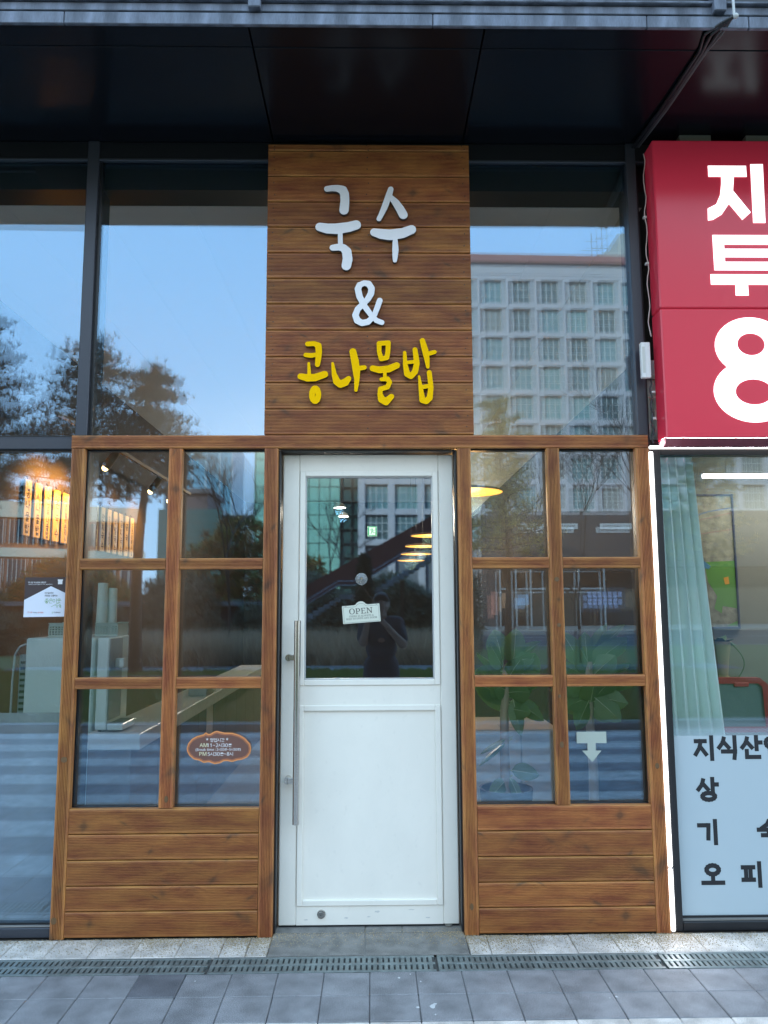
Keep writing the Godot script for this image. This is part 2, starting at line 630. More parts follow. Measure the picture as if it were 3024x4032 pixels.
# ---------------------------------------------------------------- the scene
func _ready() -> void:
	rng.seed = 4711
	# camera: a phone held at 1.565 m, 3.9 m from the timber front, tilted up 7 degrees
	var cam := Camera3D.new()
	cam.name = "camera"
	add_child(cam)
	cam.fov = 67.3
	cam.near = 0.01
	cam.far = 1500.0
	var p := deg_to_rad(7.025)
	var yw := deg_to_rad(0.896)
	var rl := deg_to_rad(-0.242)
	var fw := Vector3(sin(yw) * cos(p), sin(p), -cos(yw) * cos(p))
	var rt := Vector3(cos(yw), 0, sin(yw))
	var up := rt.cross(fw)
	var r2 := rt * cos(rl) + up * sin(rl)
	var u2 := up * cos(rl) - rt * sin(rl)
	cam.transform = Transform3D(Basis(r2, u2, -fw), Vector3(0, 1.565, 3.9))
	cam.current = true

	var env := Environment.new()
	env.background_mode = Environment.BG_SKY
	var sky := Sky.new()
	var sm := ProceduralSkyMaterial.new()
	sm.sky_top_color = lin(0.42, 0.65, 0.90)
	sm.sky_horizon_color = lin(0.85, 0.91, 0.94)
	sm.sky_curve = 0.25
	sm.ground_bottom_color = lin(0.26, 0.24, 0.21)
	sm.ground_horizon_color = lin(0.5, 0.48, 0.44)
	sm.sky_energy_multiplier = 1.25
	sky.sky_material = sm
	env.sky = sky
	env.tonemap_mode = Environment.TONE_MAPPER_LINEAR
	env.tonemap_exposure = 1.85
	env.sdfgi_enabled = true
	env.ssao_enabled = true
	env.ssil_enabled = true
	var we := WorldEnvironment.new()
	we.name = "world"
	we.environment = env
	add_child(we)

	# low sun behind the building and to the left: the whole front lies in its shade
	var sun := DirectionalLight3D.new()
	sun.name = "sun"
	sun.light_color = Color(1.0, 0.92, 0.80)
	sun.light_energy = 1.55
	sun.light_angular_distance = 0.5
	sun.shadow_enabled = true
	add_child(sun)
	var el := deg_to_rad(28.0)
	var az := deg_to_rad(35.0)
	var towards := Vector3(sin(az) * cos(el), -sin(el), cos(az) * cos(el))
	sun.look_at_from_position(Vector3.ZERO, towards, Vector3.UP)

	flat_font = SystemFont.new()
	flat_font.font_names = ["Droid Sans"]
	serif_font = SystemFont.new()
	serif_font.font_names = ["Droid Serif"]
	materials()
	building()
	pavement()
	timber()
	glazing()
	door()
	lettering()
	red_sign()
	left_notices()
	shop_interior()
	right_shop()
	across_the_street()
	planting()
	photographer()


func materials() -> void:
	for i in 3:
		var m := solid(1, 1, 1, 0.5)
		m.albedo_texture = wood_texture(31 + i * 17)
		m.vertex_color_use_as_albedo = true
		m.metallic_specular = 0.5
		M["wood%d" % i] = m
	M.alu = solid(0.055, 0.06, 0.075, 0.38, 0.3)
	M.black = solid(0.012, 0.013, 0.016, 0.35)
	M.soffit = solid(0.006, 0.0075, 0.011, 0.22)
	M.soffit.metallic_specular = 0.31
	M.fascia = solid(0.21, 0.24, 0.31, 0.55, 0.3)
	M.fascia.albedo_texture = mottle(256, 0.5, 0.15, 3)
	M.fascia.uv1_triplanar = true
	M.fascia.uv1_world_triplanar = true
	M.fascia.uv1_scale = Vector3(2.0, 0.4, 2.0)
	M.white = solid(0.86, 0.82, 0.745, 0.32)
	M.white.albedo_texture = grime()
	M.white.uv1_triplanar = true
	M.white.uv1_world_triplanar = true
	M.white.uv1_scale = Vector3(0.8, 0.5, 0.8)
	M.steel = solid(0.62, 0.60, 0.57, 0.22, 1.0)
	M.speck = mottle(512, 0.22, 0.55, 5, 0.0)
	M.glass = glass(0.18)
	M.door_glass = glass(0.18)
	M.clear = glass(0.13)


# ---------------------------------------------------------------- the building over the shop
func building() -> void:
	var b := structure("building_wall")
	pbox("upper_wall", Vector3(-45, 4.35, -25), Vector3(60, 28.5, 0.74), solid(0.03, 0.033, 0.04, 0.3), b)
	pbox("side_wall", Vector3(-45, 0, -25), Vector3(-5.2, 4.35, -0.04), solid(0.05, 0.05, 0.055, 0.5), b)
	pbox("side_wall", Vector3(6.5, 0, -25), Vector3(60, 4.35, -0.04), solid(0.05, 0.05, 0.055, 0.5), b)
	# canopy soffit: dark glossy panels with open joints, running back to the glass line
	var s := structure("canopy_soffit")
	var xs := [-45.0, -4.3, -2.42, -0.535, 0.50, 1.49, 3.4, 5.3, 60.0]
	for i in xs.size() - 1:
		pbox("soffit_panel", Vector3(xs[i] + 0.003, 4.083, -0.3), Vector3(xs[i + 1] - 0.003, 4.12, 0.688), M.soffit, s, 0.002)
		pbox("soffit_panel", Vector3(xs[i] + 0.003, 4.083, 0.694), Vector3(xs[i + 1] - 0.003, 4.12, 0.815), M.soffit, s, 0.002)
	pbox("soffit_backing", Vector3(-45, 4.125, -0.3), Vector3(60, 4.35, 0.80), M.black, s)
	# fascia: two aluminium strips with a dark joint, mullions above
	var f := thing("canopy_fascia", "weathered blue grey metal fascia running along the top of the dark canopy", "fascia")
	var edges := [-9.0, -1.33, 0.27, 1.21, 1.66, 9.0]
	for i in edges.size() - 1:
		pbox("lower_strip", Vector3(edges[i] + 0.0015, 4.078, 0.817), Vector3(edges[i + 1] - 0.0015, 4.135, 0.835), M.fascia, f, 0.003)
	pbox("upper_strip", Vector3(-9, 4.146, 0.815), Vector3(9, 4.185, 0.828), M.fascia, f, 0.003)
	pbox("ledge", Vector3(-9, 4.188, 0.76), Vector3(9, 4.20, 0.845), M.fascia, f, 0.003)
	pbox("joint", Vector3(-9, 4.12, 0.78), Vector3(9, 4.22, 0.812), M.black, f)
	for x in [-0.505, 1.527, -2.55, 3.55]:
		pbox("mullion", Vector3(x - 0.027, 4.142, 0.79), Vector3(x + 0.027, 6.4, 0.862), M.fascia, f, 0.004)
	pbox("upper_glazing", Vector3(-9, 4.22, 0.76), Vector3(9, 6.4, 0.78), solid(0.01, 0.011, 0.014, 0.08), f)


# ---------------------------------------------------------------- pavement
func slab(w: float, d: float, h: float, bev: float) -> ArrayMesh:
	var b := MB.new()
	b.box(Vector3(-w / 2, -h, -d / 2), Vector3(w / 2, 0, d / 2), bev)
	return b.mesh()

func pavement() -> void:
	var g := structure("ground")
	pbox("ground_sheet", Vector3(-400, -0.4, -60), Vector3(400, -0.075, 700), solid(0.13, 0.13, 0.125, 0.9), g)
	var bed := structure("pavement")
	pbox("mortar_bed", Vector3(-14, -0.07, -0.06), Vector3(14, -0.012, 5.98), solid(0.09, 0.085, 0.08, 0.95), bed)
	var light := []
	var dark := []
	for t in [1.0, 0.93, 1.05, 0.98]:
		light.append(stone(0.63 * t, 0.575 * t, 0.53 * t, 0.85, M.speck, 1.7))
		dark.append(stone(0.245 * t, 0.24 * t, 0.25 * t, 0.72, M.speck, 1.3))
	dark.append(stone(0.13, 0.132, 0.145, 0.6, M.speck, 1.3))
	var sq := slab(0.1955, 0.1965, 0.06, 0.0035)
	var rest_light := MB.new()
	var rest_dark := MB.new()
	var rows := []
	rows.append([0.1, true, 0.0])
	for i in 28:
		# two dark courses, then two light ones, out to the kerb
		rows.append([0.459 + 0.2 * i, i % 4 >= 2, 0.085])
	var count := 0
	for row in rows:
		for i in range(-70, 71):
			var x: float = row[2] + 0.1975 * i
			if row[0] < 0.2:
				x = -0.79875 - 0.1975 * (i - 1) if i > 0 else 0.63975 - 0.1975 * i
				if absf(x) > 13.9:
					continue
			var at := Vector3(x, rng.randf_range(-0.0015, 0.0015), row[0])
			if absf(x) < 2.1 and row[0] < 2.1 and count < 290:
				var m: Material = light[rng.randi() % 4] if row[1] else dark[rng.randi() % 4]
				if not row[1] and absf(x + 0.905) < 0.06 and row[0] < 0.5:
					m = dark[4]
				var o := put("paver", sq, m, bed)
				o.position = at
				o.rotation.y = rng.randf_range(-0.004, 0.004)
				count += 1
			else:
				var mb := rest_light if row[1] else rest_dark
				mb.col = Color.WHITE * rng.randf_range(0.92, 1.06)
				mb.box(at + Vector3(-0.0977, -0.06, -0.0982), at + Vector3(0.0977, 0, 0.0982), 0.0035)
	stuff(put("far_light_pavers", rest_light.mesh(), light[0], bed))
	stuff(put("far_dark_pavers", rest_dark.mesh(), dark[0], bed))
	# cut pieces beside the granite threshold
	for x in [[-0.70, -0.58], [-0.58, -0.482], [0.443, 0.541]]:
		pbox("paver", Vector3(x[0] + 0.002, -0.06, 0.002), Vector3(x[1] - 0.002, 0.0, 0.198), light[1], bed, 0.003)
	# granite threshold
	var t := structure("threshold_pavement")
	var gran := stone(0.215, 0.205, 0.19, 0.7, mottle(512, 0.25, 0.9, 9, 0.12), 2.2)
	pbox("threshold_slab", Vector3(-0.479, -0.05, -0.036), Vector3(-0.041, 0.002, 0.197), gran, t, 0.002)
	pbox("threshold_slab", Vector3(-0.035, -0.05, -0.036), Vector3(0.439, 0.001, 0.197), gran, t, 0.002)
	pbox("threshold_strip", Vector3(-0.479, -0.05, -0.14), Vector3(-0.041, 0.004, -0.042), gran, t, 0.002)
	pbox("threshold_strip", Vector3(-0.035, -0.05, -0.14), Vector3(0.14, 0.003, -0.042), gran, t, 0.002)
	pbox("threshold_strip", Vector3(0.144, -0.05, -0.14), Vector3(0.439, 0.003, -0.042), gran, t, 0.002)
	pbox("grout", Vector3(-0.48, -0.05, -0.139), Vector3(0.44, -0.003, 0.197), solid(0.26, 0.25, 0.235, 0.95), t)
	# sand and crumbs swept against the front
	var grain := MB.new()
	grain.ball(Vector3.ZERO, Vector3(1, 0.6, 1), 6)
	var xf := []
	var cl := []
	for i in 15000:
		var x := rng.randf_range(-1.9, 1.95)
		if rng.randf() < 0.45:
			x = [-1.0, -0.62, 0.62, 1.44, -0.45, 1.2, 0.4][rng.randi() % 7] + rng.randfn(0.0, 0.09)
		var z := absf(rng.randfn(0.0, 0.07)) + 0.003 if rng.randf() < 0.75 else rng.randf_range(0.0, 0.2)
		if x > -0.48 and x < 0.44:
			z -= 0.09
		var r := rng.randf_range(0.0006, 0.0026)
		xf.append(Transform3D(Basis.from_scale(Vector3.ONE * r), Vector3(x, 0.0022, minf(z, 0.195))))
		cl.append(Color(0.50, 0.39, 0.24) * rng.randf_range(0.55, 1.1))
	var sand := solid(1, 1, 1, 0.95)
	sand.vertex_color_use_as_albedo = true
	scatter("sand_grains", grain.mesh(), sand, xf, cl)
	# droppings and scuffs on the dark pavers
	var mk := thing("paint_splash", "small white splashes dried on the dark pavers before the door", "stain")
	var mkm := solid(0.6, 0.6, 0.6, 0.9)
	for s in [[0.235, 0.655, 0.016], [0.175, 0.665, 0.008], [0.245, 0.64, 0.008], [0.24, 0.72, 0.005], [0.11, 0.42, 0.007], [0.20, 0.455, 0.005], [0.16, 0.39, 0.004], [-0.75, 0.43, 0.004], [0.98, 0.6, 0.006], [0.95, 0.61, 0.004]]:
		var q := PackedVector2Array()
		for j in 12:
			q.append(Vector2(s[0], -s[1]) + Vector2(cos(TAU * j / 12), sin(TAU * j / 12) * 1.3) * s[2] * rng.randf_range(0.45, 1.1))
		var mb := MB.new()
		mb.fill([q], [], Vector3(0, 0.003, 0), Vector3.RIGHT, Vector3.FORWARD)
		put("splash", mb.mesh(), mkm, mk)
	# drain channel
	var ch := structure("drain_channel_pavement")
	pbox("channel_bed", Vector3(-14, -0.2, 0.2), Vector3(14, -0.06, 0.36), M.black, ch)
	var bars := MB.new()
	var len := 0.994
	for z in [[0.204, 0.221], [0.270, 0.290], [0.339, 0.356]]:
		bars.box(Vector3(0.003, -0.02, z[0]), Vector3(len, 0.0, z[1]), 0.0012)
	var k := 0
	var x0 := 0.003
	while x0 < len - 0.004:
		bars.box(Vector3(x0, -0.02, 0.2205), Vector3(minf(x0 + 0.0162, len), -0.0012, 0.2705), 0.001)
		bars.box(Vector3(x0, -0.02, 0.2895), Vector3(minf(x0 + 0.0162, len), -0.0012, 0.3395), 0.001)
		x0 += 0.0247
		k += 1
	var gm := stone(0.20, 0.23, 0.225, 0.5, M.speck, 3.0)
	gm.metallic = 0.35
	var gmesh := bars.mesh()
	var where := ["outermost on the left, before the far left window", "before the left timber planks, left of the joint by the door", "before the white door", "before the right timber planks", "before the red sign's shop", "far right beyond the shop window"]
	var gx := [-2.725, -1.722, -0.719, 0.284, 1.287, 2.29]
	for i in 6:
		var o := thing("drain_grate", "grey slotted drain grate " + where[i], "drain grate", Vector3(gx[i], 0, 0), "drain grates in the pavement channel")
		put("slotted_cover", gmesh, gm, o)


# ---------------------------------------------------------------- timber cladding
func plank(length: float, w: float, t: float, margin := 0.010) -> ArrayMesh:
	var b := MB.new()
	var tone := Color(1, 1, 1) * rng.randf_range(0.74, 1.10)
	tone.g *= rng.randf_range(0.90, 1.06)
	tone.a = 1.0
	# edge highlights and groove shade put into the colour: margins lighter, grooved field darker
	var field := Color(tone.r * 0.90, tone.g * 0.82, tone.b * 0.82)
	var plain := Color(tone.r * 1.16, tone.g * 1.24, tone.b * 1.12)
	var ou := rng.randf() * maxf(0.0, 1.0 - length / 3.2)
	var ov := rng.randf() * maxf(0.0, 0.97 - w / 0.3)
	var ch := 0.005
	var prof: Array[Vector2] = [Vector2(0, -t), Vector2(0, -ch), Vector2(ch * 0.35, -ch * 0.3), Vector2(ch, 0)]
	var pitch := 0.0075
	var n := int(floor((w - 2 * margin) / pitch))
	var m := (w - n * pitch) / 2.0
	for i in n:
		var y := m + i * pitch + 0.0018
		prof.append_array([Vector2(y, 0), Vector2(y + 0.0006, -0.0034), Vector2(y + 0.0032, -0.0034), Vector2(y + 0.0038, 0)])
	prof.append_array([Vector2(w - ch, 0), Vector2(w - ch * 0.35, -ch * 0.3), Vector2(w, -ch), Vector2(w, -t)])
	for i in prof.size() - 1:
		var p := prof[i]
		var q := prof[i + 1]
		var vp := (p.x - p.y) / 0.3 + ov
		var vq := (q.x - q.y) / 0.3 + ov
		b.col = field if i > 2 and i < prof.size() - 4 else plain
		b.quad_uv(Vector3(0, p.x, p.y), Vector3(length, p.x, p.y), Vector3(length, q.x, q.y), Vector3(0, q.x, q.y),
			Vector2(ou, vp), Vector2(ou + length / 3.2, vp), Vector2(ou + length / 3.2, vq), Vector2(ou, vq))
	var loop := PackedVector2Array(prof)
	b.fill([loop], [], Vector3(length, 0, 0), Vector3.UP, Vector3(0, 0, 1))
	b.fill([loop], [], Vector3.ZERO, Vector3.UP, Vector3(0, 0, 1))
	b.quad(Vector3(0, 0, -t), Vector3(0, w, -t), Vector3(length, w, -t), Vector3(length, 0, -t))
	return b.mesh()

func board(called: String, x0: float, x1: float, y0: float, y1: float, z: float, t: float, parent: Node3D, upright := false) -> void:
	var m: Material = M["wood%d" % (rng.randi() % 3)]
	if upright:
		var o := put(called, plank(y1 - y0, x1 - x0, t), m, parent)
		o.rotation.z = PI / 2
		o.position = Vector3(x1, y0, z)
	else:
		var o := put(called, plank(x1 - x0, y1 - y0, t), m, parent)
		o.position = Vector3(x0, y0, z)

func knot(parent: Node3D, x: float, y: float, r: float, ry: float) -> void:
	var b := MB.new()
	var q := PackedVector2Array()
	for j in 18:
		q.append(Vector2(cos(TAU * j / 18) * r, sin(TAU * j / 18) * ry))
	b.fill([q], [], Vector3(x, y, 0.0009), Vector3.RIGHT, Vector3.UP)
	b.walls([q], Vector3(x, y, 0.0009), Vector3.RIGHT, Vector3.UP, Vector3(0, 0, -0.004))
	put("knot", b.mesh(), M.knot, parent)

func timber() -> void:
	M.knot = solid(0.14, 0.075, 0.03, 0.55)
	var beam := thing("timber_beam", "long grooved brown timber beam above the door and both timber windows", "beam")
	board("plank", -1.542, 1.434, 2.379, 2.447, 0.0, 0.03, beam)
	var ys := [[0.006, 0.1215], [0.1255, 0.2375], [0.2415, 0.3555], [0.3595, 0.4755], [0.4795, 0.596]]
	for side in 2:
		var x := [[-1.541, -1.473], [-1.043, -0.973], [-0.553, -0.482]] if side == 0 else [[0.441, 0.510], [0.902, 0.970], [1.366, 1.437]]
		var t := thing("timber_window_surround", "brown grooved timber window grid with plank panel, " + ("left of the white door, hours sticker in one pane" if side == 0 else "right of the white door, potted plants behind it"), "window surround", Vector3.ZERO, "timber window surrounds beside the door")
		for i in 3:
			board("post", x[i][0], x[i][1], 0.599 if i == 1 else 0.0, 2.377, 0.0, 0.036, t, true)
		for i in 2:
			for y in [[1.757, 1.813], [1.166, 1.222]]:
				board("crossbar", x[i][1] + 0.001, x[i + 1][0] - 0.001, y[0], y[1], -0.001, 0.036, t)
		for y in ys:
			board("plank", x[0][1] + 0.0015, x[2][0] - 0.0015, y[0], y[1], -0.002, 0.03, t)
		pbox("backing", Vector3(x[0][0] + 0.004, 0.003, -0.052), Vector3(x[2][1] - 0.004, 0.594, -0.037), M.black, t)
		if side == 0:
			knot(t, -1.507, 0.83, 0.016, 0.014)
			knot(t, -1.522, 0.085, 0.014, 0.016)
			knot(t, -1.005, 0.64, 0.009, 0.016)
		else:
			knot(t, 0.935, 0.885, 0.010, 0.015)
			knot(t, 0.932, 1.12, 0.007, 0.009)
			knot(t, 0.94, 1.47, 0.010, 0.010)
			knot(t, 1.404, 0.78, 0.010, 0.014)
			knot(t, 0.475, 0.13, 0.009, 0.016)
			knot(t, 0.936, 1.70, 0.012, 0.012)
	var s := thing("timber_sign_board", "tall board of brown grooved timber planks carrying the raised white and yellow lettering", "sign board")
	var bs := [2.449, 2.586, 2.726, 2.866, 3.011, 3.154, 3.295, 3.438, 3.582, 3.725, 3.870, 4.017, 4.057]
	for i in 12:
		board("plank", -0.556, 0.529, bs[i] + 0.002, bs[i + 1] - 0.002, 0.0, 0.028, s)
	var nl := MB.new()
	for i in 12:
		for x in [-0.525, 0.498, -0.02]:
			for q in [0.28, 0.74]:
				var y: float = lerpf(bs[i], bs[i + 1], q) + rng.randf_range(-0.006, 0.006)
				var xx: float = x + rng.randf_range(-0.008, 0.008)
				nl.cyl(Vector3(xx, y, -0.003), Vector3(xx, y, 0.0006), 0.0034, 0.003, 8)
	stuff(put("nail_heads", nl.mesh(), M.black, s))
	pbox("backing", Vector3(-0.55, 2.45, -0.05), Vector3(0.523, 4.05, -0.03), M.black, s)


# ---------------------------------------------------------------- glass and metal frames
func pane(called: String, x0: float, x1: float, y0: float, y1: float, z: float, tilt: Vector2, m: Material, parent: Node3D) -> void:
	var b := MB.new()
	b.quad(Vector3(x0, y0, 0), Vector3(x1, y0, 0), Vector3(x1, y1, 0), Vector3(x0, y1, 0))
	var o := put(called, b.mesh(), m, parent)
	var c := Vector3((x0 + x1) / 2, (y0 + y1) / 2, 0)
	o.basis = Basis.from_euler(Vector3(tilt.x, tilt.y, 0))
	o.position = c - o.basis * c + Vector3(0, 0, z)

func window(label: String, x0: float, x1: float, y0: float, y1: float, t1: Vector2, t2: Vector2, group: String, m: Material = null) -> Node3D:
	var w := thing("shop_window", label, "window", Vector3.ZERO, group)
	pane("outer_pane", x0, x1, y0, y1, -0.055, t1, m if m else M.glass, w)
	pane("inner_pane", x0, x1, y0, y1, -0.071, t2, m if m else M.glass, w)
	for e in [[x0, x1, y0 - 0.01, y0 + 0.006], [x0, x1, y1 - 0.006, y1 + 0.01]]:
		pbox("bead", Vector3(e[0], e[2], -0.085), Vector3(e[1], e[3], -0.045), M.black, w)
	for e in [[x0 - 0.01, x0 + 0.006], [x1 - 0.006, x1 + 0.01]]:
		pbox("bead", Vector3(e[0], y0, -0.0845), Vector3(e[1], y1, -0.0455), M.black, w)
	return w

func glazing() -> void:
	var up := "tall upper windows above the shop front"
	var low := "lower shop windows"
	window("tall upper window left of the dark mullion, reflecting pale sky and pine tops", -4.6, -1.53, 2.45, 3.99, Vector2(0.0006, 0.0008), Vector2(-0.006, 0.012), up)
	window("tall upper window between the dark mullion and the timber sign board, reflecting open blue sky", -1.465, -0.52, 2.44, 3.99, Vector2(-0.0006, 0.0004), Vector2(0.001, 0.008), up)
	window("tall upper window between the timber sign board and the red sign, reflecting a grey office block", 0.50, 1.40, 2.44, 3.99, Vector2(0.0, 0.0004), Vector2(0.0012, -0.003), up)
	window("lower window at the left edge with frosted foil and a charity notice", -4.6, -1.53, 0.055, 2.375, Vector2(0.0004, -0.0006), Vector2(0.001, 0.002), low)
	window("lower window behind the left timber grid, water dispenser and counter inside", -1.475, -0.52, 0.59, 2.38, Vector2(-0.0004, 0.0004), Vector2(0.0008, 0.0012), low)
	window("lower window behind the right timber grid, rubber plants inside", 0.475, 1.41, 0.59, 2.38, Vector2(0.0003, -0.0003), Vector2(-0.0022, 0.0024), low)
	window("window of the shop under the red sign, curtain and lettered frosted foil inside", 1.50, 4.6, 0.055, 2.365, Vector2(0.0004, 0.0005), Vector2(0.001, 0.0016), low, M.clear)
	# frames
	var f := thing("window_mullion", "dark grey metal mullion left of the timber front, from beam to canopy", "mullion")
	pbox("cover_cap", Vector3(-1.535, 2.449, -0.053), Vector3(-1.474, 4.082, -0.022), M.alu, f, 0.003)
	pbox("inner_post", Vector3(-1.527, 0.0, -0.20), Vector3(-1.468, 4.082, -0.056), M.black, f)
	var f2 := thing("window_mullion", "dark metal mullion between the right upper window and the red sign", "mullion")
	pbox("cover_cap", Vector3(1.392, 2.449, -0.053), Vector3(1.445, 4.082, -0.018), M.alu, f2, 0.003)
	pbox("inner_post", Vector3(1.405, 0.0, -0.20), Vector3(1.465, 4.082, -0.056), M.black, f2)
	var f3 := thing("window_transom", "dark grey metal transom at the left edge, level with the timber beam", "transom")
	pbox("cover_cap", Vector3(-4.6, 2.380, -0.053), Vector3(-1.5425, 2.444, -0.026), M.alu, f3, 0.003)
	var f4 := thing("window_frame", "dark metal head frame under the canopy along the tall upper windows", "window frame")
	pbox("head_profile", Vector3(-4.6, 3.985, -0.09), Vector3(4.6, 4.082, -0.03), M.black, f4, 0.003)
	pbox("drip_edge", Vector3(-4.6, 3.972, -0.05), Vector3(4.6, 3.984, -0.024), M.alu, f4, 0.002)
	var f5 := thing("window_sill", "dark metal sill on the ground under the lower window at the left edge", "sill")
	pbox("sill_profile", Vector3(-4.6, 0.0, -0.09), Vector3(-1.543, 0.045, -0.022), M.alu, f5, 0.003)
	pbox("sill_ledge", Vector3(-4.6, 0.046, -0.09), Vector3(-1.543, 0.052, -0.03), solid(0.22, 0.21, 0.20, 0.7), f5, 0.001)
	var f6 := thing("window_frame", "black metal frame on the left and bottom of the window under the red sign", "window frame")
	pbox("jamb", Vector3(1.465, 0.0, -0.09), Vector3(1.503, 2.372, -0.02), M.black, f6, 0.003)
	pbox("sill_profile", Vector3(1.5035, 0.0, -0.09), Vector3(4.6, 0.042, -0.022), M.black, f6, 0.003)
	pbox("sill_ledge", Vector3(1.5035, 0.043, -0.09), Vector3(4.6, 0.052, -0.03), solid(0.17, 0.165, 0.155, 0.8), f6, 0.001)
	pbox("head", Vector3(1.5035, 2.345, -0.09), Vector3(4.6, 2.372, -0.025), M.black, f6, 0.002)
	# posts that the timber is screwed to, and the opaque back of the sign board
	var w := structure("stud_wall")
	pbox("stud", Vector3(-0.545, 0.0, -0.16), Vector3(-0.50, 4.08, -0.056), M.black, w)
	pbox("stud", Vector3(0.458, 0.0, -0.16), Vector3(0.50, 4.08, -0.056), M.black, w)
	pbox("lintel", Vector3(-0.498, 2.40, -0.16), Vector3(0.456, 4.08, -0.056), M.black, w)
	pbox("spandrel", Vector3(-4.6, 3.84, -0.26), Vector3(4.6, 4.08, -0.09), M.black, w)
	pbox("spandrel", Vector3(-4.6, 2.385, -0.13), Vector3(-0.55, 2.44, -0.088), M.black, w)
	pbox("spandrel", Vector3(0.505, 2.385, -0.13), Vector3(4.6, 2.44, -0.088), M.black, w)
	pbox("spandrel", Vector3(-1.465, 0.0, -0.13), Vector3(-0.55, 0.585, -0.088), M.black, w)
	pbox("spandrel", Vector3(0.505, 0.0, -0.13), Vector3(1.40, 0.585, -0.088), M.black, w)


# ---------------------------------------------------------------- the door
func ring_frame(called: String, x0: float, x1: float, y0: float, y1: float, w: float, z0: float, z1: float, m: Material, parent: Node3D, bev := 0.002) -> void:
	var b := MB.new()
	b.box(Vector3(x0, y0, z0), Vector3(x0 + w, y1, z1), bev)
	b.box(Vector3(x1 - w, y0, z0), Vector3(x1, y1, z1), bev)
	b.box(Vector3(x0 + w, y1 - w, z0), Vector3(x1 - w, y1, z1 - 0.0003), bev)
	b.box(Vector3(x0 + w, y0, z0), Vector3(x1 - w, y0 + w, z1 - 0.0003), bev)
	put(called, b.mesh(), m, parent)

